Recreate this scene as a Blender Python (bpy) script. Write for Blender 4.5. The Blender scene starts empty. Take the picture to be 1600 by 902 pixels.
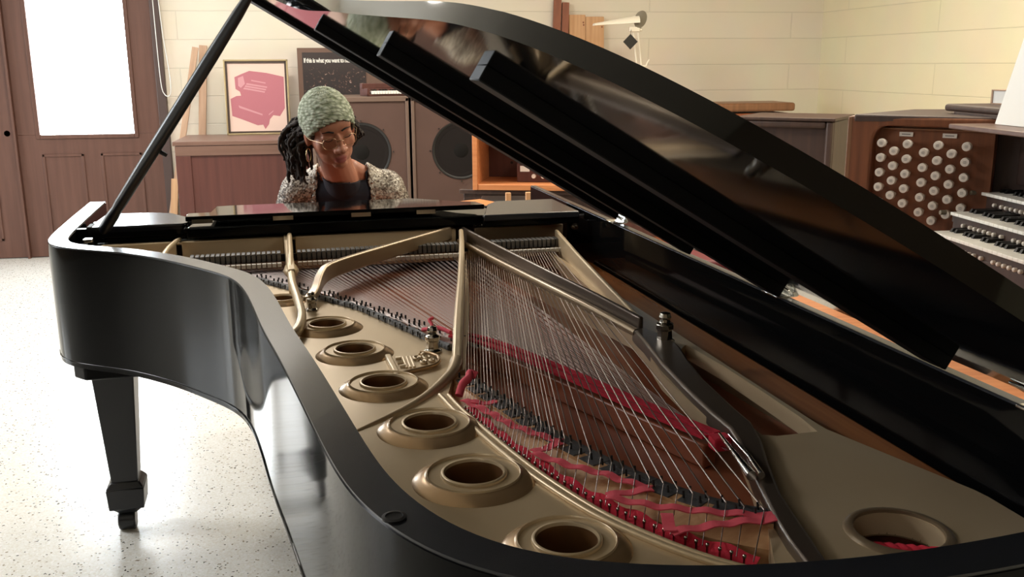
import bpy, bmesh, math, random
from mathutils import Vector, Matrix, Quaternion
from mathutils.geometry import tessellate_polygon
random.seed(7)
SC = bpy.context.scene
COL = SC.collection
PI = math.pi
R = math.radians

# ------------------------------------------------------------------ helpers
def link(o, parent=None):
    COL.objects.link(o)
    if parent is not None:
        o.parent = parent
    return o

def tag(o, label=None, cat=None, group=None, kind=None):
    if label: o['label'] = label
    if cat: o['category'] = cat
    if group: o['group'] = group
    if kind: o['kind'] = kind
    return o

def empty(name, loc, rz=0.0, **k):
    o = bpy.data.objects.new(name, None)
    o.empty_display_size = 0.1
    o.location = loc
    o.rotation_euler = (0, 0, rz)
    link(o)
    return tag(o, **k)

def obj(name, bm, mat, parent=None, smooth=False, bevel=0, seg=2, sub=0, loc=None):
    bmesh.ops.recalc_face_normals(bm, faces=bm.faces[:])
    me = bpy.data.meshes.new(name)
    bm.to_mesh(me)
    bm.free()
    if mat is not None:
        for m in (mat if isinstance(mat, (list, tuple)) else [mat]):
            me.materials.append(m)
    for p in me.polygons: p.use_smooth = True
    me.set_sharp_from_angle(angle=R(60 if smooth else 34))
    o = bpy.data.objects.new(name, me)
    if loc is not None: o.location = loc
    link(o, parent)
    if bevel:
        md = o.modifiers.new('bevel', 'BEVEL')
        md.width = bevel; md.segments = seg; md.limit_method = 'ANGLE'; md.angle_limit = R(40)
        md.harden_normals = False
    if sub:
        md = o.modifiers.new('sub', 'SUBSURF'); md.levels = sub; md.render_levels = sub
    return o

def dup(o, parent, loc=None, rz=None):
    c = o.copy(); COL.objects.link(c); c.parent = parent
    if loc is not None: c.location = loc
    if rz is not None: c.rotation_euler = (0, 0, rz)
    return c

def dup_tree(root, loc, rz=None, **k):
    r = root.copy(); COL.objects.link(r); r.location = loc
    if rz is not None: r.rotation_euler = (0, 0, rz)
    tag(r, **k)
    for ch in list(root.children):
        c = ch.copy(); COL.objects.link(c); c.parent = r
        for g in list(ch.children):
            d = g.copy(); COL.objects.link(d); d.parent = c
    return r

def B(): return bmesh.new()

def box(bm, lo, hi, M=None):
    x0, y0, z0 = lo; x1, y1, z1 = hi
    vs = [Vector(p) for p in ((x0,y0,z0),(x1,y0,z0),(x1,y1,z0),(x0,y1,z0),(x0,y0,z1),(x1,y0,z1),(x1,y1,z1),(x0,y1,z1))]
    if M is not None: vs = [M @ v for v in vs]
    v = [bm.verts.new(p) for p in vs]
    for f in ((0,3,2,1),(4,5,6,7),(0,1,5,4),(1,2,6,5),(2,3,7,6),(3,0,4,7)):
        bm.faces.new([v[i] for i in f])
    return bm

def frustum(bm, c0, s0, z0, c1, s1, z1):
    v = []
    for c, s, z in ((c0, s0, z0), (c1, s1, z1)):
        for dx, dy in ((-1,-1),(1,-1),(1,1),(-1,1)):
            v.append(bm.verts.new((c[0]+dx*s[0]/2, c[1]+dy*s[1]/2, z)))
    for f in ((0,3,2,1),(4,5,6,7),(0,1,5,4),(1,2,6,5),(2,3,7,6),(3,0,4,7)):
        bm.faces.new([v[i] for i in f])
    return bm

def cyl(bm, p0, p1, r0, r1=None, n=16):
    p0, p1 = Vector(p0), Vector(p1)
    r1 = r0 if r1 is None else r1
    d = (p1-p0); q = Vector((0,0,1)).rotation_difference(d.normalized())
    a = [bm.verts.new(p0 + q @ Vector((r0*math.cos(2*PI*i/n), r0*math.sin(2*PI*i/n), 0))) for i in range(n)]
    b = [bm.verts.new(p1 + q @ Vector((r1*math.cos(2*PI*i/n), r1*math.sin(2*PI*i/n), 0))) for i in range(n)]
    for i in range(n):
        bm.faces.new((a[i], a[(i+1)%n], b[(i+1)%n], b[i]))
    bm.faces.new(a[::-1]); bm.faces.new(b)
    return bm

def lathe(bm, prof, n=32, M=None, close=False):
    """prof: list of (r, z); revolve about z"""
    rings = []
    for r, z in prof:
        ring = []
        for i in range(n):
            p = Vector((r*math.cos(2*PI*i/n), r*math.sin(2*PI*i/n), z))
            if M is not None: p = M @ p
            ring.append(bm.verts.new(p))
        rings.append(ring)
    pairs = list(zip(rings[:-1], rings[1:]))
    if close: pairs.append((rings[-1], rings[0]))
    for a, b in pairs:
        for i in range(n):
            bm.faces.new((a[i], a[(i+1)%n], b[(i+1)%n], b[i]))
    if not close:
        if prof[0][0] > 1e-5: bm.faces.new(rings[0][::-1])
        if prof[-1][0] > 1e-5: bm.faces.new(rings[-1])
    return bm

def tube(bm, pts, r, n=8, cap=True, rads=None):
    pts = [Vector(p) for p in pts]
    rings = []
    up = Vector((0,0,1))
    nrm = None
    for i, p in enumerate(pts):
        t = (pts[min(i+1, len(pts)-1)] - pts[max(i-1, 0)])
        if t.length < 1e-9: t = Vector((0,0,1))
        t.normalize()
        if nrm is None:
            a = up if abs(t.z) < .9 else Vector((1,0,0))
            nrm = (a - t*a.dot(t)).normalized()
        else:
            nrm = (nrm - t*nrm.dot(t)).normalized()
        bi = t.cross(nrm)
        rr = rads[i] if rads else r
        rings.append([bm.verts.new(p + (nrm*math.cos(2*PI*k/n) + bi*math.sin(2*PI*k/n))*rr) for k in range(n)])
    for a, b in zip(rings[:-1], rings[1:]):
        for k in range(n):
            bm.faces.new((a[k], a[(k+1)%n], b[(k+1)%n], b[k]))
    if cap:
        bm.faces.new(rings[0][::-1]); bm.faces.new(rings[-1])
    return bm

def sweep(bm, pts, w, h, ws=None, hs=None):
    """upright rectangle swept along pts; pts lie on the TOP centre line, h is depth downwards"""
    pts = [Vector(p) for p in pts]
    rings = []
    for i, p in enumerate(pts):
        t = pts[min(i+1, len(pts)-1)] - pts[max(i-1, 0)]
        t.z = 0; t.normalize()
        s = Vector((-t.y, t.x, 0))
        ww = ws[i] if ws else w
        hh = hs[i] if hs else h
        rings.append([bm.verts.new(q) for q in (p+s*ww/2, p-s*ww/2, p-s*ww/2-Vector((0,0,hh)), p+s*ww/2-Vector((0,0,hh)))])
    for a, b in zip(rings[:-1], rings[1:]):
        for k in range(4):
            bm.faces.new((a[k], a[(k+1)%4], b[(k+1)%4], b[k]))
    bm.faces.new(rings[0][::-1]); bm.faces.new(rings[-1])
    return bm

def prism(bm, outer, holes, z0, z1, M=None, sides=True):
    """polygon with holes, extruded"""
    loops = [[Vector((p[0], p[1], 0)) for p in outer]] + [[Vector((p[0], p[1], 0)) for p in h] for h in holes]
    tris = tessellate_polygon(loops)
    flat = [p for l in loops for p in l]
    f = (lambda v: M @ v) if M is not None else (lambda v: v)
    top = [bm.verts.new(f(Vector((p.x, p.y, z1)))) for p in flat]
    bot = [bm.verts.new(f(Vector((p.x, p.y, z0)))) for p in flat]
    for t in tris:
        try:
            bm.faces.new([top[i] for i in t]); bm.faces.new([bot[i] for i in t][::-1])
        except ValueError:
            pass
    k = 0
    for l in loops:
        n = len(l)
        for i in range(n):
            a, b = k+i, k+(i+1) % n
            bm.faces.new((top[a], top[b], bot[b], bot[a]))
        k += n
    return bm

def catmull(pts, n=8):
    P = [Vector(p) for p in pts]
    out = []
    for i in range(len(P)-1):
        p0 = P[max(i-1,0)]; p1 = P[i]; p2 = P[i+1]; p3 = P[min(i+2, len(P)-1)]
        for k in range(n):
            t = k/n
            out.append(0.5*((2*p1) + (p2-p0)*t + (2*p0-5*p1+4*p2-p3)*t*t + (-p0+3*p1-3*p2+p3)*t**3))
    out.append(P[-1])
    return out

def offset_path(pts, d):
    """offset an open 2-D path to its left by d"""
    out = []
    for i, p in enumerate(pts):
        t = (pts[min(i+1, len(pts)-1)] - pts[max(i-1, 0)]).normalized()
        out.append(Vector((p[0]-t[1]*d, p[1]+t[0]*d)))
    return out

def resample(pts, n):
    P = [Vector(p) for p in pts]
    L = [0]
    for a, b in zip(P[:-1], P[1:]): L.append(L[-1] + (b-a).length)
    out = []
    j = 0
    for i in range(n):
        s = L[-1]*i/(n-1)
        while j < len(P)-2 and L[j+1] < s: j += 1
        t = 0 if L[j+1] == L[j] else (s-L[j])/(L[j+1]-L[j])
        out.append(P[j].lerp(P[j+1], min(max(t,0),1)))
    return out

def circle(cx, cy, r, n=40):
    return [(cx+r*math.cos(2*PI*i/n), cy+r*math.sin(2*PI*i/n)) for i in range(n)]

# ------------------------------------------------------------------ materials
def srgb(r, g, b):
    f = lambda c: (c/255/12.92) if c/255 <= .04045 else ((c/255+.055)/1.055)**2.4
    return (f(r), f(g), f(b), 1)

def mat(name, col, rough=.5, metal=0.0, coat=0.0, spec=.5, bump=None, noise=None, emit=None):
    """bump=(scale, strength[, distance]); noise=(scale, other colour, detail, stretch xyz)"""
    m = bpy.data.materials.new(name)
    m.use_nodes = True
    nt = m.node_tree
    b = nt.nodes['Principled BSDF']
    b.inputs['Base Color'].default_value = col
    b.inputs['Roughness'].default_value = rough
    b.inputs['Metallic'].default_value = metal
    b.inputs['Coat Weight'].default_value = coat
    b.inputs['Coat Roughness'].default_value = .04
    b.inputs['Specular IOR Level'].default_value = spec
    if emit:
        b.inputs['Emission Color'].default_value = emit[0]
        b.inputs['Emission Strength'].default_value = emit[1]
    if noise or bump:
        tc = nt.nodes.new('ShaderNodeTexCoord')
    if noise:
        mp = nt.nodes.new('ShaderNodeMapping')
        mp.inputs['Scale'].default_value = noise[3] if len(noise) > 3 else (1,1,1)
        nz = nt.nodes.new('ShaderNodeTexNoise')
        nz.inputs['Scale'].default_value = noise[0]
        nz.inputs['Detail'].default_value = noise[2] if len(noise) > 2 else 4
        rp = nt.nodes.new('ShaderNodeValToRGB')
        rp.color_ramp.elements[0].position = .35; rp.color_ramp.elements[0].color = col
        rp.color_ramp.elements[1].position = .68; rp.color_ramp.elements[1].color = noise[1]
        nt.links.new(tc.outputs['Object'], mp.inputs['Vector'])
        nt.links.new(mp.outputs['Vector'], nz.inputs['Vector'])
        nt.links.new(nz.outputs['Fac'], rp.inputs['Fac'])
        nt.links.new(rp.outputs['Color'], b.inputs['Base Color'])
    if bump:
        nb = nt.nodes.new('ShaderNodeTexNoise')
        nb.inputs['Scale'].default_value = bump[0]; nb.inputs['Detail'].default_value = 4
        bp = nt.nodes.new('ShaderNodeBump')
        bp.inputs['Strength'].default_value = bump[1]
        bp.inputs['Distance'].default_value = bump[2] if len(bump) > 2 else .002
        nt.links.new(tc.outputs['Object'], nb.inputs['Vector'])
        nt.links.new(nb.outputs['Fac'], bp.inputs['Height'])
        nt.links.new(bp.outputs['Normal'], b.inputs['Normal'])
    return m

def block_wall_mat(name, c1, c2, axis, z_off, h=.2095, w=2.46):
    """painted concrete block: running bond joints in real metres"""
    m = mat(name, c1, .55)
    nt = m.node_tree; b = nt.nodes['Principled BSDF']
    tc = nt.nodes.new('ShaderNodeTexCoord')
    sp = nt.nodes.new('ShaderNodeSeparateXYZ')
    cb = nt.nodes.new('ShaderNodeCombineXYZ')
    nt.links.new(tc.outputs['Object'], sp.inputs[0])
    nt.links.new(sp.outputs[axis], cb.inputs[0])
    ad = nt.nodes.new('ShaderNodeMath'); ad.operation = 'ADD'; ad.inputs[1].default_value = z_off
    nt.links.new(sp.outputs[2], ad.inputs[0])
    nt.links.new(ad.outputs[0], cb.inputs[1])
    br = nt.nodes.new('ShaderNodeTexBrick')
    br.inputs['Scale'].default_value = 1
    br.inputs['Brick Width'].default_value = w
    br.inputs['Row Height'].default_value = h
    br.inputs['Mortar Size'].default_value = .005
    br.inputs['Mortar Smooth'].default_value = .6
    br.inputs['Color1'].default_value = c1; br.inputs['Color2'].default_value = c2
    br.inputs['Mortar'].default_value = tuple(x*.86 for x in c1[:3]) + (1,)
    nt.links.new(cb.outputs[0], br.inputs['Vector'])
    nz = nt.nodes.new('ShaderNodeTexNoise'); nz.inputs['Scale'].default_value = 3.0
    nt.links.new(tc.outputs['Object'], nz.inputs['Vector'])
    mx = nt.nodes.new('ShaderNodeMix'); mx.data_type = 'RGBA'; mx.blend_type = 'MULTIPLY'
    mx.inputs['Factor'].default_value = .12
    nt.links.new(br.outputs['Color'], mx.inputs['A']); nt.links.new(nz.outputs['Color'], mx.inputs['B'])
    nt.links.new(mx.outputs['Result'], b.inputs['Base Color'])
    n2 = nt.nodes.new('ShaderNodeTexNoise'); n2.inputs['Scale'].default_value = 60
    nt.links.new(tc.outputs['Object'], n2.inputs['Vector'])
    m1 = nt.nodes.new('ShaderNodeMath'); m1.operation = 'MULTIPLY_ADD'; m1.inputs[1].default_value = -1.0
    nt.links.new(br.outputs['Fac'], m1.inputs[0])
    m2 = nt.nodes.new('ShaderNodeMath'); m2.operation = 'MULTIPLY'; m2.inputs[1].default_value = .12
    nt.links.new(n2.outputs['Fac'], m2.inputs[0]); nt.links.new(m2.outputs[0], m1.inputs[2])
    bp = nt.nodes.new('ShaderNodeBump'); bp.inputs['Strength'].default_value = .45; bp.inputs['Distance'].default_value = .004
    nt.links.new(m1.outputs[0], bp.inputs['Height'])
    nt.links.new(bp.outputs['Normal'], b.inputs['Normal'])
    return m

def terrazzo_mat():
    m = mat('terrazzo', srgb(205,198,178), .24)
    nt = m.node_tree; b = nt.nodes['Principled BSDF']
    tc = nt.nodes.new('ShaderNodeTexCoord')
    vo = nt.nodes.new('ShaderNodeTexVoronoi'); vo.inputs['Scale'].default_value = 185
    nt.links.new(tc.outputs['Object'], vo.inputs['Vector'])
    rp = nt.nodes.new('ShaderNodeValToRGB')
    e = rp.color_ramp.elements
    e[0].position = 0; e[0].color = srgb(58,52,44)
    e[1].position = .012; e[1].color = srgb(128,116,94)
    for p, c in ((.03, srgb(212,211,205)), (.45, srgb(220,219,215)), (.55, srgb(204,200,190)), (.8, srgb(211,209,202))):
        x = e.new(p); x.color = c
    rp.color_ramp.interpolation = 'CONSTANT'
    sx = nt.nodes.new('ShaderNodeSeparateColor')
    nt.links.new(vo.outputs['Color'], sx.inputs[0])
    nt.links.new(sx.outputs[0], rp.inputs['Fac'])
    nt.links.new(rp.outputs['Color'], b.inputs['Base Color'])
    nz = nt.nodes.new('ShaderNodeTexNoise'); nz.inputs['Scale'].default_value = 26; nz.inputs['Detail'].default_value = 3
    nt.links.new(tc.outputs['Object'], nz.inputs['Vector'])
    bp = nt.nodes.new('ShaderNodeBump'); bp.inputs['Strength'].default_value = .22; bp.inputs['Distance'].default_value = .003
    nt.links.new(nz.outputs['Fac'], bp.inputs['Height'])
    nt.links.new(bp.outputs['Normal'], b.inputs['Normal'])
    return m

def wood(name, c1, c2, rough=.4, axis=0, scale=5, coat=0.0):
    st = [14, 14, 14]; st[axis] = .8
    return mat(name, c1, rough, noise=(scale, c2, 6, tuple(st)), coat=coat)

M = {}
M['lacquer'] = mat('black_lacquer', (.0035,.0036,.0038,1), .06, spec=.10, bump=(2.5,.012,.01))
M['lidlac'] = mat('black_lid_lacquer', (.003,.003,.0035,1), .05, spec=.62, bump=(3.0,.012,.01))
M['satin'] = mat('black_satin', (.010,.011,.014,1), .30, spec=.5)
M['batten'] = mat('batten_black', (.006,.006,.0065,1), .55, spec=.18)
M['rimtop'] = mat('worn_black_top', (.018,.020,.025,1), .25, spec=.6, bump=(25,.03,.002), coat=.1)
M['matte'] = mat('dull_black', (.006,.006,.007,1), .55, spec=.3)
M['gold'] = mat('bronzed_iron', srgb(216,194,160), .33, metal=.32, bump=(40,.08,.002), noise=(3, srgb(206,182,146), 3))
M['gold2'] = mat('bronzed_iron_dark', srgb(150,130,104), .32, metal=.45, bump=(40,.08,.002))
M['gold_lid_shade'] = mat('bronzed_bar_lid_shade', srgb(94,82,72), .30, metal=.5, bump=(40,.08,.002))  # plate bronze darkened in colour for the shade under the raised lid
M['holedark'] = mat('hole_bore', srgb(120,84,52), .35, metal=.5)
M['copperring'] = mat('bronzed_ring', srgb(190,158,120), .26, metal=.5, bump=(50,.06,.002))
M['steel'] = mat('bright_steel', (.55,.53,.50,1), .22, metal=1)
M['string'] = mat('steel_wire', (.26,.22,.21,1), .42, metal=1)
M['copper'] = mat('wound_wire', (.40,.33,.29,1), .36, metal=1)
M['chrome'] = mat('chrome', (.8,.8,.78,1), .10, metal=1)
M['bolt'] = mat('nickel_bolt', (.42,.39,.34,1), .2, metal=1)
M['board'] = wood('spruce_board', srgb(150,86,58), srgb(166,98,68), .35, axis=1, scale=3)
M['maple'] = wood('bridge_maple', srgb(218,172,128), srgb(196,146,102), .42, axis=0, scale=6)
M['graphite'] = mat('graphited_top', (.09,.09,.095,1), .4, bump=(90,.3,.002))
M['curb'] = wood('inner_rim_wood', srgb(190,122,70), srgb(160,98,56), .24, axis=1, scale=3, coat=.5)
M['redfelt'] = mat('red_felt', srgb(214,48,70), .95, bump=(200,.6,.002))
M['pinkribbon'] = mat('pink_ribbon', srgb(236,92,108), .8, bump=(120,.4,.002))
M['greyfelt'] = mat('grey_felt', srgb(150,150,150), .95, bump=(150,.8,.003), noise=(60, srgb(70,70,72), 3))
M['damper'] = mat('damper_head', (.085,.08,.075,1), .5)
M['dampface'] = mat('damper_face', srgb(100,94,86), .6)
M['whitefelt'] = mat('white_felt', srgb(215,210,200), .95)
M['cavity'] = mat('dark_cavity', (.012,.009,.007,1), .8)
M['maroon'] = mat('pinblock_brown', srgb(58,36,30), .5)
M['ivory'] = mat('ivory_key', srgb(250,247,238), .3)
M['ebony'] = mat('ebony_key', (.01,.01,.01,1), .3)

M['floor'] = terrazzo_mat()
M['wallb'] = block_wall_mat('painted_block_back', srgb(228,219,202), srgb(226,216,198), 0, .05)
M['wallr'] = block_wall_mat('painted_block_right', srgb(230,220,188), srgb(228,217,184), 1, .05)
M['plainwall'] = mat('plain_wall', srgb(120,106,86), .7)
M['ceiling'] = mat('ceiling_white', srgb(215,210,198), .8)
M['doorwood'] = wood('door_brown', srgb(98,66,54), srgb(86,56,45), .5, axis=2, scale=2)
M['doordark'] = mat('door_frame_dark', srgb(74,58,54), .5)
M['pane'] = mat('daylight_pane', (1,1,1,1), .5, emit=((.84,.93,1,1), 24.0))
M['cabred'] = wood('red_brown_wood', srgb(88,48,40), srgb(76,40,33), .5, axis=2, scale=2)
M['cabtop'] = wood('greyed_brown_wood', srgb(116,88,76), srgb(104,77,65), .4, axis=0, scale=2)
M['pine'] = wood('pale_pine', srgb(206,164,122), srgb(186,140,98), .55, axis=2, scale=3)
M['pinegrey'] = wood('weathered_pine', srgb(196,164,138), srgb(172,138,112), .6, axis=2, scale=3)
M['redwood'] = wood('red_stained_wood', srgb(140,80,52), srgb(116,62,38), .5, axis=2, scale=3)
M['orangewood'] = wood('orange_wood', srgb(208,138,88), srgb(188,116,70), .42, axis=0, scale=3)
M['orangeside'] = wood('orange_side_wood', srgb(150,84,52), srgb(132,70,42), .42, axis=2, scale=2)
M['walnut'] = wood('walnut', srgb(126,76,48), srgb(102,60,38), .38, axis=2, scale=3)
M['walnutlt'] = wood('walnut_edge', srgb(134,92,62), srgb(116,78,52), .4, axis=2, scale=3)
M['walnutdk'] = wood('walnut_dark', srgb(68,46,36), srgb(54,36,28), .55, axis=2, scale=3)
M['spk'] = mat('speaker_brown', srgb(84,60,51), .7, bump=(60,.15,.002), noise=(2, srgb(76,54,45), 3))
M['spkedge'] = mat('speaker_edge', srgb(102,82,70), .6)
M['cone'] = mat('speaker_cone', (.016,.013,.012,1), .9, spec=.1, bump=(80,.2,.002))
M['cap'] = mat('speaker_cap', (.010,.009,.008,1), .8, spec=.1)
M['surround'] = mat('speaker_surround', (.012,.011,.010,1), .5)
M['goldframe'] = mat('gilt_frame', srgb(190,170,130), .3, metal=.6)
M['framedark'] = mat('frame_inner_dark', srgb(62,46,34), .5)
M['pinkpaper'] = mat('pink_paper', srgb(222,194,180), .7)
M['pinkink'] = mat('pink_ink', srgb(178,108,118), .7)
M['pinkink2'] = mat('pale_pink_ink', srgb(200,144,150), .7)
M['posterbrown'] = mat('poster_brown', srgb(110,84,70), .6)
M['text'] = mat('white_print', srgb(240,238,230), .6)
M['boardpink'] = mat('brown_board', srgb(150,108,96), .6)
M['paper'] = mat('white_paper', srgb(250,250,246), .8)
M['lampwhite'] = mat('lamp_enamel', srgb(240,232,214), .3)
M['lampgrey'] = mat('lamp_grey', srgb(120,112,96), .4)
M['blackplastic'] = mat('black_plastic', (.014,.013,.012,1), .45)
M['knob'] = mat('stop_knob_white', srgb(222,212,200), .35)
M['engrave'] = mat('engraving_grey', srgb(120,112,106), .6)
M['skin'] = mat('skin_brown', srgb(186,126,102), .44, spec=.4, bump=(120,.06,.002))
M['lips'] = mat('lips', srgb(176,104,98), .42)
M['brow'] = mat('brow_hair', (.012,.008,.006,1), .8)
M['hair'] = mat('dark_hair', (.030,.020,.016,1), .8, bump=(90,.8,.004))
M['tee'] = mat('navy_tee', srgb(30,30,42), .85)
M['trousers'] = mat('dark_trousers', srgb(34,34,40), .85)
M['brass'] = mat('brass', (.75,.6,.32,1), .22, metal=1)
M['wire'] = mat('spectacle_wire', srgb(190,160,130), .25, metal=1)
M['cord'] = mat('white_cord', srgb(225,225,222), .6)
M['redcloth'] = mat('red_leatherette', srgb(96,24,28), .6)

def knit_mat():
    m = mat('sage_knit', srgb(176,184,162), .92)
    nt = m.node_tree; b = nt.nodes['Principled BSDF']
    tc = nt.nodes.new('ShaderNodeTexCoord'); mp = nt.nodes.new('ShaderNodeMapping')
    mp.inputs['Scale'].default_value = (55, 55, 110)
    vo = nt.nodes.new('ShaderNodeTexVoronoi'); vo.inputs['Scale'].default_value = 1
    rp = nt.nodes.new('ShaderNodeValToRGB')
    rp.color_ramp.elements[0].position = .1; rp.color_ramp.elements[0].color = srgb(212,218,200)
    rp.color_ramp.elements[1].position = .8; rp.color_ramp.elements[1].color = srgb(134,144,120)
    bp = nt.nodes.new('ShaderNodeBump'); bp.inputs['Strength'].default_value = .9; bp.inputs['Distance'].default_value = .006
    bp.invert = True
    nt.links.new(tc.outputs['Object'], mp.inputs[0]); nt.links.new(mp.outputs[0], vo.inputs['Vector'])
    nt.links.new(vo.outputs['Distance'], rp.inputs['Fac']); nt.links.new(rp.outputs['Color'], b.inputs['Base Color'])
    nt.links.new(vo.outputs['Distance'], bp.inputs['Height']); nt.links.new(bp.outputs['Normal'], b.inputs['Normal'])
    return m
M['knit'] = knit_mat()

def sequin_mat():
    m = mat('sequin_knit', srgb(158,154,150), .45, metal=.2)
    nt = m.node_tree; b = nt.nodes['Principled BSDF']
    tc = nt.nodes.new('ShaderNodeTexCoord')
    vo = nt.nodes.new('ShaderNodeTexVoronoi'); vo.inputs['Scale'].default_value = 190
    n2 = nt.nodes.new('ShaderNodeTexNoise'); n2.inputs['Scale'].default_value = 11; n2.inputs['Detail'].default_value = 3
    nt.links.new(tc.outputs['Object'], vo.inputs['Vector']); nt.links.new(tc.outputs['Object'], n2.inputs['Vector'])
    sc = nt.nodes.new('ShaderNodeSeparateColor'); nt.links.new(vo.outputs['Color'], sc.inputs[0])
    ad = nt.nodes.new('ShaderNodeMath'); ad.operation = 'MULTIPLY_ADD'; ad.inputs[1].default_value = .75
    nt.links.new(sc.outputs[0], ad.inputs[0])
    m2 = nt.nodes.new('ShaderNodeMath'); m2.operation = 'MULTIPLY_ADD'; m2.inputs[1].default_value = 1.6; m2.inputs[2].default_value = -.62
    nt.links.new(n2.outputs['Fac'], m2.inputs[0]); nt.links.new(m2.outputs[0], ad.inputs[2])
    rp = nt.nodes.new('ShaderNodeValToRGB')
    e = rp.color_ramp.elements
    e[0].position = .1; e[0].color = srgb(48,40,34)
    e[1].position = 1; e[1].color = srgb(228,220,206)
    x = e.new(.4); x.color = srgb(112,98,86)
    x = e.new(.65); x.color = srgb(176,166,154)
    nt.links.new(ad.outputs[0], rp.inputs['Fac']); nt.links.new(rp.outputs['Color'], b.inputs['Base Color'])
    nm = nt.nodes.new('ShaderNodeBump'); nm.inputs['Strength'].default_value = 1; nm.inputs['Distance'].default_value = .004
    nt.links.new(sc.outputs[1], nm.inputs['Height']); nt.links.new(nm.outputs['Normal'], b.inputs['Normal'])
    return m
M['sequin'] = sequin_mat()

def concert_mat():
    """dark printed photograph with scattered small bright flecks"""
    m = mat('concert_print', srgb(52,42,40), .45)
    nt = m.node_tree; b = nt.nodes['Principled BSDF']
    tc = nt.nodes.new('ShaderNodeTexCoord')
    nz = nt.nodes.new('ShaderNodeTexNoise'); nz.inputs['Scale'].default_value = 26; nz.inputs['Detail'].default_value = 3; nz.inputs['Distortion'].default_value = 2.0
    nt.links.new(tc.outputs['Object'], nz.inputs['Vector'])
    rp = nt.nodes.new('ShaderNodeValToRGB'); e = rp.color_ramp.elements
    e[0].position = .5; e[0].color = srgb(46,38,37)
    e[1].position = .78; e[1].color = srgb(235,215,200)
    x = e.new(.62); x.color = srgb(60,42,38); x = e.new(.69); x.color = srgb(150,120,108)
    nt.links.new(nz.outputs['Fac'], rp.inputs['Fac'])
    sp = nt.nodes.new('ShaderNodeSeparateXYZ'); nt.links.new(tc.outputs['Object'], sp.inputs[0])
    mr = nt.nodes.new('ShaderNodeMapRange'); mr.inputs['From Min'].default_value = 1.36; mr.inputs['From Max'].default_value = 1.43
    nt.links.new(sp.outputs[2], mr.inputs['Value'])
    mx = nt.nodes.new('ShaderNodeMix'); mx.data_type = 'RGBA'
    nt.links.new(mr.outputs['Result'], mx.inputs['Factor'])
    nt.links.new(rp.outputs['Color'], mx.inputs['A']); mx.inputs['B'].default_value = srgb(54,44,42)
    nt.links.new(mx.outputs['Result'], b.inputs['Base Color'])
    return m
M['concert'] = concert_mat()

# ------------------------------------------------------------------ setting
def struct(name, bm, m, parent=None, **k):
    o = obj(name, bm, m, parent, **k)
    if parent is None: o['kind'] = 'structure'
    return o

XL, XR, YB, YF, ZC = -6.0, 3.97, 7.80, -3.5, 3.05
bm = B(); box(bm, (XL-.2, YF-.2, -.1), (XR+.2, YB+.2, 0)); struct('floor', bm, M['floor'])
bm = B(); box(bm, (XL-.2, YF-.2, ZC), (XR+.2, YB+.2, ZC+.1)); struct('ceiling', bm, M['ceiling'])
# back wall with the double door opening
DX0, DX1, DH = -3.53, -1.385, 2.12
bm = B()
box(bm, (XL-.2, YB, 0), (DX0, YB+.2, ZC)); box(bm, (DX1, YB, 0), (XR+.2, YB+.2, ZC)); box(bm, (DX0, YB, DH), (DX1, YB+.2, ZC))
struct('wall_back', bm, M['wallb'])
bm = B(); box(bm, (XR, YF-.2, 0), (XR+.2, YB, ZC)); struct('wall_right', bm, M['wallr'])
# left wall with a window opening
bm = B()
WY0, WY1, WZ0, WZ1 = 4.2, 6.9, .9, 2.5
box(bm, (XL-.2, YF-.2, 0), (XL, WY0, ZC)); box(bm, (XL-.2, WY1, 0), (XL, YB, ZC))
box(bm, (XL-.2, WY0, 0), (XL, WY1, WZ0)); box(bm, (XL-.2, WY0, WZ1), (XL, WY1, ZC))
struct('wall_left', bm, M['plainwall'])
bm = B(); box(bm, (XL-.2, YF-.2, 0), (XR+.2, YF, ZC)); struct('wall_front', bm, M['plainwall'])
w1 = empty('window_1', (XL-.1, (WY0+WY1)/2, WZ0), kind='structure')
bm = B(); hw = (WY1-WY0)/2
for y in (-hw, 0-.03, hw-.06): box(bm, (-.05, y, 0), (.05, y+.06, WZ1-WZ0))
box(bm, (-.05,-hw,0), (.05,hw,.06)); box(bm, (-.05,-hw,WZ1-WZ0-.06), (.05,hw,WZ1-WZ0))
obj('window_frame', bm, M['doordark'], w1)
M['pane2'] = mat('side_daylight', (1,1,1,1), .5, emit=((.86,.94,1,1), 12.0))
bm = B(); box(bm, (-.02,-hw+.02,.02), (-.01,hw-.02,WZ1-WZ0-.02)); obj('window_pane', bm, M['pane2'], w1)

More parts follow.
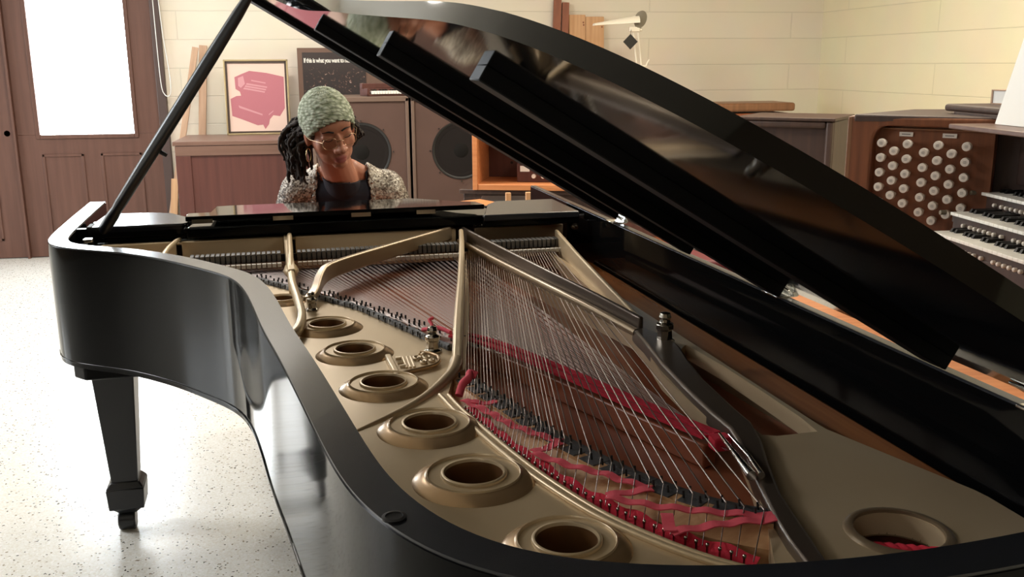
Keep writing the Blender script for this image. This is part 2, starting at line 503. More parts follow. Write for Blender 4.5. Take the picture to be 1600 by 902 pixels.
# doors: right leaf with the bright pane, left leaf plain
def door_leaf(name, x0, x1, pane):
    d = empty(name, ((x0+x1)/2, YB-.01, 0), kind='structure')
    w = (x1-x0)/2
    bm = B()
    t0, t1 = 0, .045
    if pane:
        px0, px1, pz0, pz1 = -2.275-(x0+x1)/2, -1.60-(x0+x1)/2, .935, 2.0
        box(bm, (-w, t0, .005), (w, t1, pz0)); box(bm, (-w, t0, pz0), (px0, t1, pz1)); box(bm, (px1, t0, pz0), (w, t1, pz1)); box(bm, (-w, t0, pz1), (w, t1, 2.07))
    else:
        box(bm, (-w, t0, .005), (w, t1, 2.07))
    # raised stiles round two lower panels
    for a, b in ((-.36, -.06), (.06, .36)):
        for q0, q1 in (((a, -.008, .14), (a+.02, 0, .79)), ((b-.02, -.008, .14), (b, 0, .79)), ((a, -.008, .77), (b, 0, .79)), ((a, -.008, .14), (b, 0, .16))):
            box(bm, q0, q1)
    obj('door_panel', bm, M['doorwood'], d, bevel=.003)
    if pane:
        bm = B(); box(bm, (px0-.002, .018, pz0-.002), (px1+.002, .026, pz1+.002)); obj('door_window', bm, M['pane'], d)
        bm = B()
        for q0, q1 in (((px0-.03,-.012,pz0-.03),(px0,.0,pz1+.03)), ((px1,-.012,pz0-.03),(px1+.03,.0,pz1+.03)), ((px0,-.012,pz0-.03),(px1,.0,pz0)), ((px0,-.012,pz1),(px1,0,pz1+.03))): box(bm, q0, q1)
        obj('window_bead', bm, M['doorwood'], d, bevel=.003)
    return d
d1 = door_leaf('door_1', -2.44, -1.40, True)
d2 = door_leaf('door_2', -3.50, -2.455, False)
bm = B(); lathe(bm, [(0,-.05),(.016,-.047),(.021,-.036),(.016,-.022),(.009,-.015),(.009,0),(.022,0)], 20, Matrix.Rotation(-PI/2, 4, 'X') @ Matrix.Scale(-1,4,(0,0,1)))
obj('door_knob', bm, M['chrome'], d2, smooth=True, loc=(.47, -.0, .95))
bm = B()
box(bm, (DX1-.02, -.05, 0), (DX1+.045, .03, DH)); box(bm, (DX0-.045, -.05, 0), (DX0+.02, .03, DH)); box(bm, (DX0-.045, -.05, DH-.05), (DX1+.045, .03, DH+.03))
t1 = struct('trim_1', bm, M['doordark'], bevel=.004); t1.location = (0, YB, 0)
bm = B(); box(bm, (-2.456, YB-.045, 0), (-2.44, YB-.005, 2.07)); struct('trim_2', bm, M['doorwood'])

bm = B()
pts = [(-1.375, 2.1), (-1.372, 1.6), (-1.365, 1.3), (-1.345, 1.225), (-1.315, 1.215), (-1.298, 1.26), (-1.30, 1.4), (-1.325, 1.7), (-1.34, 2.1)]
tube(bm, [(p.x, 7.735, p.y) for p in catmull([Vector(q) for q in pts], 6)], .0032, 6)
tag(obj('pull_cord', bm, M['cord'], smooth=True), 'thin white looped cord hanging beside the bright door', 'cord')

# ------------------------------------------------------------------ furniture behind the pianist
def thing(name, loc, label, cat, rz=0, group=None):
    return empty(name, loc, rz, label=label, cat=cat, group=group)

# red-brown cabinet
t = thing('low_cabinet', (-.72, 7.0, 0), 'low red-brown wooden cabinet carrying the pink framed print', 'cabinet')
bm = B(); box(bm, (-.46,0,0), (.455,.62,.895)); obj('body', bm, M['cabred'], t, bevel=.004)
bm = B(); box(bm, (-.475,-.02,.895), (.46,.66,.925)); obj('top', bm, M['cabtop'], t, bevel=.004)
bm = B(); box(bm, (-.462,-.014,.825), (.456,0,.893)); obj('frieze', bm, M['cabtop'], t, bevel=.003)
bm = B(); box(bm, (-.462,-.012,0), (-.36,0,.825)); box(bm, (.36,-.012,0), (.456,0,.825)); box(bm, (-.36,-.012,0), (.36,0,.1)); obj('stile', bm, M['cabred'], t, bevel=.003)

# framed pink print, leaning back on the cabinet
t = thing('framed_print', (-.655, 7.56, .925), 'gilt framed pink picture of an organ standing on the low cabinet', 'picture')
t.rotation_euler = (R(-6), 0, 0)
W2, HH = .235, .555
bm = B()
for q0, q1 in (((-W2,-.012,0),(-W2+.012,.012,HH)), ((W2-.012,-.012,0),(W2,.012,HH)), ((-W2,-.012,0),(W2,.012,.012)), ((-W2,-.012,HH-.012),(W2,.012,HH))): box(bm, q0, q1)
obj('frame', bm, M['goldframe'], t, bevel=.002)
bm = B()
for q0, q1 in (((-W2+.012,-.006,.012),(-W2+.026,.01,HH-.012)), ((W2-.026,-.006,.012),(W2-.012,.01,HH-.012)), ((-W2+.012,-.006,.012),(W2-.012,.01,.026)), ((-W2+.012,-.006,HH-.026),(W2-.012,.01,HH-.012))): box(bm, q0, q1)
obj('frame_lining', bm, M['framedark'], t)
bm = B(); box(bm, (-W2+.02,.003,.02), (W2-.02,.008,HH-.02)); obj('print', bm, M['pinkpaper'], t)
def flat(bm, pts, y, M0=None):
    # pts in image-like coordinates of the print crop (x 85..715, y 85..850) -> print plane
    vs = [bm.verts.new((-W2 + (p[0]-80)/635*2*W2, y, HH*(1-(p[1]-88)/757))) for p in pts]
    for t_ in tessellate_polygon([[Vector((p[0], p[1], 0)) for p in pts]]): bm.faces.new([vs[i] for i in t_])
bm = B(); flat(bm, [(182,262),(250,232),(330,200),(500,222),(668,262),(664,580),(612,660),(545,650),(510,690),(498,740),(460,790),(440,745),(385,750),(240,690),(140,652),(132,480),(190,452),(238,448),(228,408),(186,380)], .0022)
pr = [c for c in t.children if c.name.startswith('print')][0]
bmesh.ops.triangulate(bm, faces=bm.faces[:])
obj('organ_silhouette', bm, M['pinkink'], pr)
bm = B()
flat(bm, [(345,290),(485,318),(485,330),(345,302)], .0016)
for k in range(3): flat(bm, [(300-14*k,322+22*k),(500-12*k,360+24*k),(496-12*k,374+24*k),(290-14*k,338+22*k)], .0016)
flat(bm, [(205,545),(440,636),(438,652),(215,572)], .0016)
flat(bm, [(500,638),(550,600),(548,612),(500,652)], .0016)
flat(bm, [(215,270),(268,250),(282,330),(240,370),(215,350)], .0016)
bmesh.ops.triangulate(bm, faces=bm.faces[:])
obj('pale_keys', bm, M['pinkink2'], pr)

# poster on brown board
t = thing('concert_poster', (-.10, 7.64, 0), 'dark brown poster with white headline lettering leaning behind the loudspeakers', 'poster')
t.rotation_euler = (R(-3), 0, 0)
bm = B(); box(bm, (-.252,0,0), (.40,.015,1.565)); obj('board', bm, M['posterbrown'], t, bevel=.003)
bm = B(); box(bm, (-.215,-.004,.70), (.262,-.0005,1.53)); obj('print', bm, M['concert'], t)
pp = [c for c in t.children if c.name.startswith('print')][0]
cu = bpy.data.curves.new('headline', 'FONT'); cu.body = 'If this is what you want to hear'; cu.size = .047; cu.space_character = .90; cu.extrude = .0004; cu.offset = .0012
cu.materials.append(M['text'])
tx0 = bpy.data.objects.new('headline_curve', cu); COL.objects.link(tx0)
tme = bpy.data.meshes.new_from_object(tx0.evaluated_get(bpy.context.evaluated_depsgraph_get())); bpy.data.objects.remove(tx0)
tme.transform(Matrix.Translation((-.205, -.0052, 1.455)) @ Matrix.Rotation(PI/2,4,'X') @ Matrix.Diagonal((.70,1,1,1)))
link(bpy.data.objects.new('headline', tme), pp)

t = thing('wall_board', (.60, 7.70, 0), 'plain pinkish brown board leaning on wall right of the poster', 'board')
t.rotation_euler = (R(-2), 0, 0)
bm = B(); box(bm, (-.27,0,0), (.36,.018,1.55)); obj('panel', bm, M['boardpink'], t, bevel=.002)
bm = B(); box(bm, (-.27,-.008,1.2), (.36,0,1.24)); obj('batten', bm, M['boardpink'], t, bevel=.002)

# loudspeakers
def speaker(x0, x1, label):
    w = x1-x0; cx = (x0+x1)/2
    t = thing('loudspeaker', (cx, 6.7, 0), label, 'speaker', group='tall brown loudspeakers behind the pianist')
    cz, rr = .85, .192
    bm = B()
    # cabinet shell with a round opening in the front panel
    prism(bm, [(-w/2,0),(w/2,0),(w/2,1.205),(-w/2,1.205)], [circle(0, cz, rr, 48)], -.02, 0, Matrix.Rotation(PI/2, 4, 'X'))
    box(bm, (-w/2,.02,0), (w/2,.58,1.205))
    obj('cabinet', bm, M['spk'], t)
    bm = B()
    for q0, q1 in (((-w/2,-.012,0),(-w/2+.022,.3,1.215)), ((w/2-.022,-.012,0),(w/2,.3,1.215)), ((-w/2,-.012,1.19),(w/2,.58,1.222))): box(bm, q0, q1)
    obj('edge_trim', bm, M['spkedge'], t, bevel=.003)
    X = Matrix.Translation((0, 0, cz)) @ Matrix.Rotation(PI/2, 4, 'X')
    wo = None
    bm = B(); lathe(bm, [(rr-.012,-.004),(rr-.004,.006),(rr+.008,.006),(rr+.010,.0)], 48, X, close=True)
    wo = obj('woofer', bm, M['surround'], t, smooth=True)
    bm = B(); lathe(bm, [(rr-.006,.001),(rr-.03,.004),(rr-.045,-.004),(.07,-.018)], 48, X); obj('cone', bm, M['cone'], wo, smooth=True)
    bm = B(); lathe(bm, [(.075,-.017),(.066,-.006),(.045,.004),(.02,.009),(.0005,.010)], 32, X); obj('dust_cap', bm, M['cap'], wo, smooth=True)
    bm = B(); lathe(bm, [(0.0005,.010),(.005,.010),(.005,.0)], 10, Matrix.Rotation(PI/2,4,'X')); s0 = obj('screw', bm, M['blackplastic'], wo, loc=(rr+.022, 0, cz))
    for k in range(1, 8):
        a = 2*PI*k/8
        dup(s0, wo, (math.cos(a)*(rr+.022), 0, cz+math.sin(a)*(rr+.022)))
    return t
speaker(-.235, .420, 'tall brown loudspeaker cabinet directly behind the pianist')
speaker(.436, 1.115, 'tall brown loudspeaker cabinet right of the pianist with woofer in full view')

# little keyboard on top of the left speaker
t = thing('small_keyboard', (.34, 6.92, 1.222), 'small brown wooden keyboard resting on the loudspeaker top', 'keyboard', rz=R(14))
bm = B(); box(bm, (-.22,-.02,0), (.30,.11,.05)); box(bm, (-.22,-.08,0), (.30,-.02,.015)); box(bm, (-.22,-.08,0), (-.20,0,.055)); box(bm, (.28,-.08,0), (.30,0,.055)); box(bm, (-.22,.05,.05),(.30,.11,.085))
obj('case', bm, M['cabred'], t, bevel=.003)
bm = B(); box(bm, (-.0085,-.088,.015), (.0085,-.022,.036)); k0 = obj('white_key', bm, M['ivory'], t, bevel=.001, loc=(-.18,0,0))
for i in range(1, 24): dup(k0, t, (-.18+.0195*i, 0, 0))
bm = B(); box(bm, (-.005,-.06,.03), (.005,-.022,.046)); k1 = obj('black_key', bm, M['ebony'], t, loc=(-.17,0,0))
for i in range(1, 23):
    if i % 7 not in (2, 6): dup(k1, t, (-.17+.0195*i, 0, 0))
bm = B(); box(bm, (-.06,.0,.0), (.07,.1,.075))
t2 = tag(obj('brown_box', bm, M['walnut'], None, bevel=.004), 'small dark brown box behind the little keyboard on speaker', 'box')
t2.location = (.33, 7.14, 1.222)

# pine boards leaning left of the cabinet
def plank(name, p0, p1, w, d, m, label, group=None, cat='plank'):
    p0, p1 = Vector(p0), Vector(p1)
    o_ = empty(name, p0, label=label, cat=cat, group=group) if False else None
    ln = (p1-p0).length
    bm = B(); box(bm, (-w/2, -d/2, 0), (w/2, d/2, ln))
    o = obj(name, bm, m, None, bevel=.002)
    o.location = p0
    o.rotation_mode = 'QUATERNION'
    o.rotation_quaternion = Vector((0,0,1)).rotation_difference((p1-p0).normalized())
    return tag(o, label, cat, group)
plank('pine_plank', (-1.42, 7.63, .004), (-1.09, 7.69, 1.57), .045, .02, M['pinegrey'], 'narrow pale plank slanting behind the low cabinet, nearest the door')
plank('pine_plank', (-1.175, 7.755, .004), (-1.045, 7.775, 1.585), .055, .02, M['pinegrey'], 'pale plank leaning upright behind the low cabinet, nearer the framed print')
plank('pine_strip', (-1.345, 7.50, .004), (-1.305, 7.62, .60), .05, .02, M['pine'], 'short orange pine strip standing on the floor left of the cabinet')

# lumber behind the lid
plank('red_plank', (1.60, 7.65, .004), (1.69, 7.765, 1.93), .06, .03, M['redwood'], 'tall reddish plank leaning on the back wall, leftmost of the lumber')
plank('red_plank', (1.68, 7.65, .004), (1.755, 7.765, 1.905), .055, .03, M['redwood'], 'reddish plank leaning on the back wall beside the pale boards')
def board2(x, w, h, label, m):
    t = thing('pine_board', (x, 7.66, 0), label, 'board')
    t.rotation_euler = (R(-3.2), 0, 0)
    bm = B(); box(bm, (-w/2, 0, 0), (w/2, .022, h)); obj('plank', bm, m, t, bevel=.003)
    bm = B()
    for dx, z in ((-.35,.22),(.3,.3),(-.2,.5),(.38,.08),(.36,.06)):
        lathe(bm, [(.0003,-.002),(.006,-.002),(.007,.002)], 10, Matrix.Translation((dx*w, 0, h-z)) @ Matrix.Rotation(PI/2,4,'X'))
    obj('knot', bm, M['redwood'], t)
board2(1.85, .135, 1.815, 'pale pine board leaning on the back wall beside red planks', M['pine'])
board2(1.995, .15, 1.80, 'pale pine board leaning on back wall behind the lamp shade', M['pine'])

# orange wood cabinet with roll top bar, back right
t = thing('orange_cabinet', (2.6, 7.2, 0), 'orange-brown wooden cabinet with a thick rounded lid bar at the back wall', 'cabinet')
bm = B(); box(bm, (-1.45,0,0), (.83,.36,1.045)); obj('body', bm, M['orangeside'], t, bevel=.005)
bm = B(); box(bm, (-1.45,-.02,1.045), (.30,.37,1.075)); obj('top', bm, M['orangewood'], t, bevel=.004)
bm = B(); box(bm, (.15,-.03,1.06), (.87,.37,1.125)); obj('lid_bar', bm, M['walnutlt'], t, bevel=.02, seg=4)
bm = B()
for a, b in ((-1.42,-.75),(-.72,-.02),(.02,.78)):
    box(bm, (a,-.012,.1), (b,0,.95))
obj('front_panel', bm, M['cabred'], t, bevel=.008)

# desk lamp
t = thing('arm_lamp', (2.235, 7.32, 1.075), 'white swing-arm desk lamp with long shade and a hanging black tag', 'lamp')
bm = B(); cyl(bm, (0,0,0), (0,0,.02), .07, .06, 24); cyl(bm, (0,0,.02), (0,0,.30), .014, .012, 12); cyl(bm, (-.012,0,.27), (-.012,0,.34), .022, .018, 14)
obj('base', bm, M['lampwhite'], t, smooth=False)
bm = B()
for dx in (-.022, .014): tube(bm, [(dx-.0, -.02, .33), (dx-.045, -.05, .60)], .007, 8)
cyl(bm, (-.04,-.02,.335), (.05,-.02,.335), .009, None, 10)
tube(bm, [(.05,-.02,.335),(.06,-.02,.36),(.075,-.02,.385)], .006, 8)
obj('arm', bm, M['lampwhite'], t)
bm = B(); cyl(bm, (-.085,-.05,.605), (.0,-.05,.605), .014, None, 12); box(bm, (-.10,-.07,.59), (-.02,-.03,.625)); obj('joint', bm, M['lampwhite'], t, bevel=.004)
bm = B()
lathe(bm, [(.0005,.0),(.03,.0),(.045,.03),(.045,.05),(.0005,.055)], 24, Matrix.Translation((-.015,-.05,.68)) @ Matrix.Rotation(R(20),4,'Y') @ Matrix.Scale(1.45,4,(0,0,1)) @ Matrix.Rotation(PI/2,4,'X') @ Matrix.Translation((0,0,-.03)))
obj('head', bm, M['lampgrey'], t, smooth=True)
bm = B()
n = 12
rings = []
for i in range(n+1):
    u = i/n; x = -.03-.345*u; w = .055*(1-.35*u); z = .655-.02*u; h = .055*(1-.72*u)
    ring = []
    for k in range(9):
        a = PI*k/8
        ring.append(bm.verts.new((x, -.05+w*math.cos(a), z+h*math.sin(a))))
    rings.append(ring)
for a, b in zip(rings[:-1], rings[1:]):
    for k in range(8): bm.faces.new((a[k],a[k+1],b[k+1],b[k]))
bm.faces.new(rings[-1]); bm.faces.new(rings[0])
for a, b in zip(rings[:-1], rings[1:]): bm.faces.new((a[0],b[0],b[8],a[8]))
obj('lamp_shade', bm, M['lampwhite'], t, smooth=False)
bm = B(); box(bm, (-.04,-.003,-.04), (.04,.003,.04), Matrix.Translation((-.105,-.11,.515)) @ Matrix.Rotation(R(45),4,'Y')); tube(bm, [(-.105,-.11,.57),(-.085,-.06,.61)], .0015, 5)
obj('tag', bm, M['blackplastic'], t)

# open orange rack with equipment panel
t = thing('open_rack', (.70, 5.5, .725), 'orange wooden open-front rack with red-brown inside, under the piano lid', 'rack', rz=R(-18))
for xx in (0, .80):
    bm = B(); box(bm, (xx,0,0), (xx+.028,.42,.46)); obj('side_panel', bm, M['orangewood'], t, bevel=.002)
bm = B(); box(bm, (.028,0.005,.0), (.80,.42,.032)); obj('bottom_board', bm, M['orangewood'], t, bevel=.002)
bm = B(); box(bm, (.028,.005,.43), (.80,.42,.46)); obj('top_board', bm, M['orangewood'], t, bevel=.002)
bm = B(); box(bm, (.028,.40,.032), (.80,.418,.43)); obj('back_panel', bm, M['cabred'], t)
bk = [c for c in t.children if c.name.startswith('back_panel')][0]
for dx, z, rr in ((.17,.12,.008),(.225,.125,.012)):
    bm = B(); cyl(bm, (dx,.402,z), (dx,.398,z), rr, None, 14); obj('cable_hole', bm, M['cavity'], bk)
t = thing('effects_panel', (.97, 5.56, .757), 'small dark red equipment box with white round knobs inside orange rack', 'equipment', rz=R(-18))
bm = B(); box(bm, (0,0,0), (.38,.22,.11)); obj('case', bm, M['cabred'], t, bevel=.004)
bm = B(); box(bm, (.02,-.004,.062), (.075,0,.095)); obj('plate', bm, M['text'], t)
for i in range(4):
    bm = B(); cyl(bm, (.10+.055*i,0,.035), (.10+.055*i,-.018,.035), .014, .011, 16); obj('knob', bm, M['knob'], t)
# dark stand below with a black case on it
t = thing('dark_stand', (1.05, 5.5, 0), 'dark brown stand carrying the open orange rack', 'stand', rz=R(-18))
bm = B(); box(bm, (-.40,.05,0), (.46,.42,.70)); obj('body', bm, M['walnutdk'], t, bevel=.004)
bm = B(); box(bm, (-.42,.02,.70), (.48,.44,.725)); obj('top', bm, M['walnutdk'], t, bevel=.004)
t.location = (1.02, 5.40, 0)
t = thing('black_case', (.83, 5.16, 0), 'flat black instrument case on a low block in front of the dark stand', 'case', rz=R(-10))
bm = B(); box(bm, (-.13,-.1,.69), (.17,.1,.72)); obj('lid', bm, M['blackplastic'], t, bevel=.008)
bm = B(); box(bm, (-.14,-.11,0), (.18,.11,.687)); obj('body', bm, M['walnutdk'], t, bevel=.008)

# orange side table behind music desk
t = thing('side_table', (.40, 4.62, 0), 'orange wooden side table standing just beyond the piano keyboard end', 'table', rz=R(27.5))
MT = t
bm = B(); box(bm, (-.30,-.28,.722), (.36,.16,.75)); obj('top', bm, M['orangewood'], t, bevel=.003)
for sx, sy in ((-.27,-.25),(.33,-.25),(.33,.13),(-.27,.13)):
    bm = B(); box(bm, (sx-.02,sy-.02,0), (sx+.02,sy+.02,.722)); obj('leg', bm, M['orangewood'], t, bevel=.003)
t.location = (.42, 4.63, 0)
for i, (px_, lab) in enumerate(((.80,'pale square post standing beyond the piano, left of the pair'), (.905,'pale square post standing beyond the piano, right of the pair'))):
    bm = B(); frustum(bm, (0,0), (.026,.026), .02, (0,0), (.026,.026), .79); box(bm, (-.04,-.04,0), (.04,.04,.02))
    o = tag(obj('wooden_post', bm, M['pine'], None, bevel=.002), lab, 'post', 'pale posts behind the piano'); o.location = (px_, 4.85, 0)

# big dark box cabinet at right
t = thing('dark_cabinet', (2.30, 4.34, 0), 'dark brown box cabinet with sunk front panel left of the organ', 'cabinet', rz=R(-40))
bm = B(); box(bm, (-.47,.02,0), (0,.42,1.155)); obj('body', bm, M['walnutdk'], t, bevel=.006)
bm = B()
for q0, q1 in (((-.47,-.015,0),(-.435,.02,1.155)), ((-.035,-.015,0),(0,.02,1.155)), ((-.435,-.015,1.12),(-.035,.02,1.155)), ((-.435,-.015,0),(-.035,.02,.05))): box(bm, q0, q1)
obj('front_frame', bm, M['walnutdk'], t, bevel=.012, seg=3)
bm = B(); box(bm, (-.48,-.02,1.155), (.01,.43,1.17)); obj('top', bm, M['walnutdk'], t, bevel=.003)

# ------------------------------------------------------------------ organ console (local x = player's forward, y = away from the camera along the keys)
ORZ = R(-4.0)
OO = Vector((1.75, 2.55, 0))           # thing base in organ axes
t = thing('organ_console', (Matrix.Rotation(ORZ,3,'Z') @ OO), 'walnut organ console with white stop knobs and three tiers of keys', 'organ', rz=ORZ)
ORG = t
def ol(x, y, z): return Vector((x, y, z)) - OO
JO = Vector((1.69, 3.04, 0)); JT = Vector((.7071,-.7071,0)); JN = Vector((-.7071,-.7071,0))
JM = Matrix(((JT.x, JN.x, 0, JO.x-OO.x), (JT.y, JN.y, 0, JO.y-OO.y), (0,0,1,0), (0,0,0,1)))   # jamb frame: (t, out, z)
bm = B()
# jamb board
box(bm, (-.185,-.03,.80), (.19,0,1.225), JM)
obj('stop_jamb', bm, M['walnut'], t, bevel=.002)
jamb = [c for c in t.children if c.name.startswith('stop_jamb')][0]
bm = B()
# rounded surround frame
out = [(-.27,.3),(-.27,1.256),(.34,1.256),(.34,1.222),(.0,1.222)]
fr_o = [(-.268,.40),(-.268,1.255),(.20,1.255),(.20,1.224)]
arc = [(-.185+.045*(1-math.cos(a)) - .0, 1.224-.06*(1-math.sin(a))) for a in [PI/2*i/8 for i in range(8,-1,-1)]]
poly = fr_o + arc + [(-.185,.40)]
prism(bm, poly, [], -.02, .035, JM @ Matrix(((1,0,0,0),(0,0,1,0),(0,1,0,0),(0,0,0,1))))
obj('jamb_frame', bm, M['walnut'], t, bevel=.008, seg=3)
bm = B(); box(bm, (-.16,.0,1.212), (.18,.012,1.218), JM); obj('bead', bm, M['walnutlt'], t, bevel=.002)
# outer end panel and body
bm = B(); box(bm, (-.272,-.40,0), (-.255,.036,1.252), JM); obj('end_panel', bm, M['walnutlt'], t, bevel=.003)
bm = B()
prism(bm, [tuple(ol(*p,0)[:2]) for p in ((1.545,3.245),(1.87,2.92),(1.95,2.84),(1.95,2.0),(2.35,2.0),(2.35,3.32),(1.85,3.45))], [], 0.02, 1.235)
obj('body', bm, M['walnutdk'], t)
bm = B()
prism(bm, [tuple(ol(*p,0)[:2]) for p in ((1.485,3.19),(1.83,2.865),(1.88,2.80),(1.88,2.0),(2.38,2.0),(2.38,3.34),(1.85,3.48))], [], 1.235, 1.26)
obj('top', bm, M['walnutdk'], t, bevel=.006, seg=3)
bm = B(); box(bm, ol(1.60,2.02,.70), ol(1.97,2.90,.88)); obj('key_desk', bm, M['walnutdk'], t, bevel=.004)
bm = B(); box(bm, ol(1.90,2.0,1.05), ol(1.95,2.93,1.235)); obj('name_board', bm, M['walnutdk'], t)
for (z, y) in ((1.03,2.60),):
    bm = B(); box(bm, ol(1.885,2.50,1.045), ol(1.90,2.58,1.075)); obj('red_tab', bm, M['redcloth'], t)
# stop knobs
cols = [(-.150,1.168),(-.108,1.143),(-.066,1.168),(-.012,1.143),(.031,1.168),(.074,1.143),(.118,1.168)]
bm = B()
lathe(bm, [(.006,0),(.006,.028),(.0125,.030),(.0145,.034),(.0145,.046),(.013,.050),(.0002,.0505)], 24, Matrix.Rotation(R(-45),4,'Z') @ Matrix.Rotation(PI/2,4,'X') )
k0 = obj('stop_knob', bm, M['knob'], jamb, smooth=True)
bm = B()
for z in (-.0035, 0, .0035): box(bm, (-.006+abs(z)*.4,.0508,z-.0006), (.006-abs(z)*.4,.0512,z+.0006), Matrix.Rotation(R(-45),4,'Z') @ Matrix.Diagonal((1,-1,1,1)))
k0e = obj('engraving', bm, M['engrave'], k0)
first = True
for tt, zt in cols:
    for r_ in range(6):
        z = zt - .0493*r_
        if z < .90: continue
        p = JM @ Vector((tt, 0.0, z))
        if first:
            k0.location = p; first = False
        else:
            c = dup(k0, jamb, p); dup(k0e, c)
for tt in (-.085, .053):
    bm = B(); box(bm, (tt-.022,0,1.190), (tt+.022,.004,1.204), JM); pl = obj('division_plate', bm, M['knob'], jamb)
    bm = B(); box(bm, (tt-.014,.0042,1.1955), (tt+.014,.0046,1.1985), JM); obj('plate_lettering', bm, M['engrave'], pl)
# manuals
WK = .0235
def manual(x0, y0, z, ln=.145, npist=0):
    mo = empty('manual', (0,0,0)); mo.parent = ORG
    bm = B(); box(bm, ol(x0+.015,y0+.001,z-.034), ol(x0+.30,y0+.014,z-.004)); obj('key_cheek', bm, M['walnutdk'], mo, bevel=.002)
    bm = B(); box(bm, ol(x0+.012,y0-.80,z-.056), ol(x0+.30,y0,z-.0105)); obj('key_slip', bm, M['walnutdk'], mo)
    bm = B(); cyl(bm, ol(x0-.026,y0+.016,z-.004), ol(x0-.006,y0+.016,z-.004), .0075, None, 14); obj('rail_end', bm, M['lampgrey'], mo, bevel=.001)
    bm = B(); box(bm, (0,-WK+.0008,-.010), (ln,0,0)); w0 = obj('white_key', bm, M['ivory'], mo, bevel=.0012, loc=ol(x0,y0,z))
    for i in range(1, 32): dup(w0, mo, ol(x0, y0-WK*i, z))
    bm = B(); frustum(bm, (.097,0), (.094,.0115), 0, (.099,0), (.084,.0085), .0115); b0 = None
    me = None
    for i in range(31):
        if i % 7 in (2, 6): continue
        if b0 is None:
            b0 = obj('black_key', bm, M['ebony'], mo, loc=ol(x0, y0-WK*(i+1), z))
        else: dup(b0, mo, ol(x0, y0-WK*(i+1), z))
    if npist:
        bm = B(); lathe(bm, [(.0058,0),(.0064,.008),(.005,.0105),(.0002,.011)], 16, Matrix.Rotation(-PI/2,4,'Y')); p0 = None
        for j in range(npist):
            q = ol(x0+.012, y0-.067-.025*j-(.013 if j > 0 else 0)-(.012 if j > 6 else 0)-(.035 if j > 7 else 0), z-.034)
            if p0 is None: p0 = obj('piston', bm, M['knob'], mo, smooth=True, loc=q)
            else: dup(p0, mo, q)
    return mo
manual(1.59, 2.82, .918, npist=14)
manual(1.68, 2.875, .968, npist=14)
manual(1.807, 2.925, 1.022, ln=.11, npist=10)
# music rest and tray
bm = B(); box(bm, ol(1.80,2.20,1.268), ol(2.20,3.185,1.292)); obj('tray', bm, M['walnutdk'], t, bevel=.010, seg=3)
bm = B(); box(bm, ol(1.80,2.25,1.256), ol(2.10,3.12,1.269)); obj('tray_base', bm, M['walnutdk'], t, bevel=.002)
bm = B(); box(bm, ol(1.66,2.1,1.228), ol(1.80,2.90,1.243), None); obj('desk_ledge', bm, M['cabtop'], t, bevel=.003)
bm = B(); box(bm, (0,-.36,0), (.012,.30,.28), Matrix.Translation(ol(1.783,2.47,1.2435)) @ Matrix.Rotation(R(14),4,'Y')); obj('music_desk', bm, M['walnutdk'], t, bevel=.003)
# sheet music
orot = Matrix.Rotation(ORZ,3,'Z')
t = thing('sheet_music', orot @ Vector((1.772, 2.60, 1.2445)), 'white sheet of music leaning on the organ desk', 'paper', rz=ORZ)
bm = B(); box(bm, (0,-.24,0), (.003,.235,.31), Matrix.Rotation(R(14),4,'Y')); obj('page', bm, M['paper'], t)
t = thing('white_book', orot @ Vector((1.93, 3.05, 1.2925)), 'white book lying on the organ top tray against the wall', 'book', rz=ORZ+R(12))
bm = B(); box(bm, (.003,-.065,.004), (.16,.052,.044)); obj('page_block', bm, M['paper'], t)
bm = B(); box(bm, (0,-.07,0), (.165,.058,.004)); box(bm, (0,-.07,.044), (.165,.058,.048)); box(bm, (0,.052,0), (.165,.058,.048)); obj('cover', bm, M['pinegrey'], t)

# red stool
t = thing('red_stool', (1.56, 4.08, 0), 'dark red upholstered stool glimpsed in the gap under the piano lid', 'stool', rz=R(-20))
bm = B(); box(bm, (-.17,-.26,.53), (.17,.26,.61)); obj('cushion', bm, M['redcloth'], t, bevel=.02, seg=3)
for sx in (-.13,.13):
    for sy in (-.21,.21):
        bm = B(); frustum(bm, (sx,sy), (.03,.03), 0, (sx,sy), (.04,.04), .53); obj('leg', bm, M['walnutdk'], t, bevel=.003)
# organ bench
t = thing('organ_bench', orot @ Vector((1.39, 2.50, 0)), 'orange wooden organ bench between piano lid and organ console', 'bench', rz=ORZ)
bm = B(); box(bm, (-.17,-.50,.62), (.17,.58,.66)); obj('seat', bm, M['orangewood'], t, bevel=.004)
for y in (-.44, .48):
    bm = B(); box(bm, (-.13,y,0), (.14,y+.03,.62)); obj('leg', bm, M['orangewood'], t, bevel=.004)
bm = B(); box(bm, (-.02,-.41,.16), (.02,.48,.22)); obj('stretcher', bm, M['orangewood'], t, bevel=.003)

# ------------------------------------------------------------------ the grand piano (its own axes: x along the keyboard, y from tail to keys)
PRZ = R(4.54)
PO = Vector((.2, 1.9, 0))
PIANO = thing('grand_piano', Matrix.Rotation(PRZ,3,'Z') @ PO, 'large black concert grand piano with its lid propped open', 'piano', rz=PRZ)
def L(x, y, z=0.0): return Vector((x, y, z)) - PO
def L2(p): return (p[0]-PO.x, p[1]-PO.y)
def lp(pts): return [L(*p) for p in pts]
ZR = 1.0
OUTK = [(-.58,3.39),(-.578,3.05),(-.573,2.74),(-.566,2.645),(-.545,2.578),(-.497,2.523),(-.43,2.478),(-.351,2.421),(-.243,2.302),(-.167,2.191),(-.103,2.09),(-.071,1.981),(-.049,1.824),(-.029,1.632),(-.007,1.472),(.012,1.321),(.032,1.15),(.046,1.032),(.057,.961),(.072,.903),(.095,.842),(.122,.795),(.152,.757),(.19,.725),(.25,.692),(.35,.659),(.46,.641),(.568,.636),(.68,.642),(.80,.655),(.88,.672),(.926,.702),(.944,.76),(.944,1.3),(.944,2.2),(.944,3.39)]
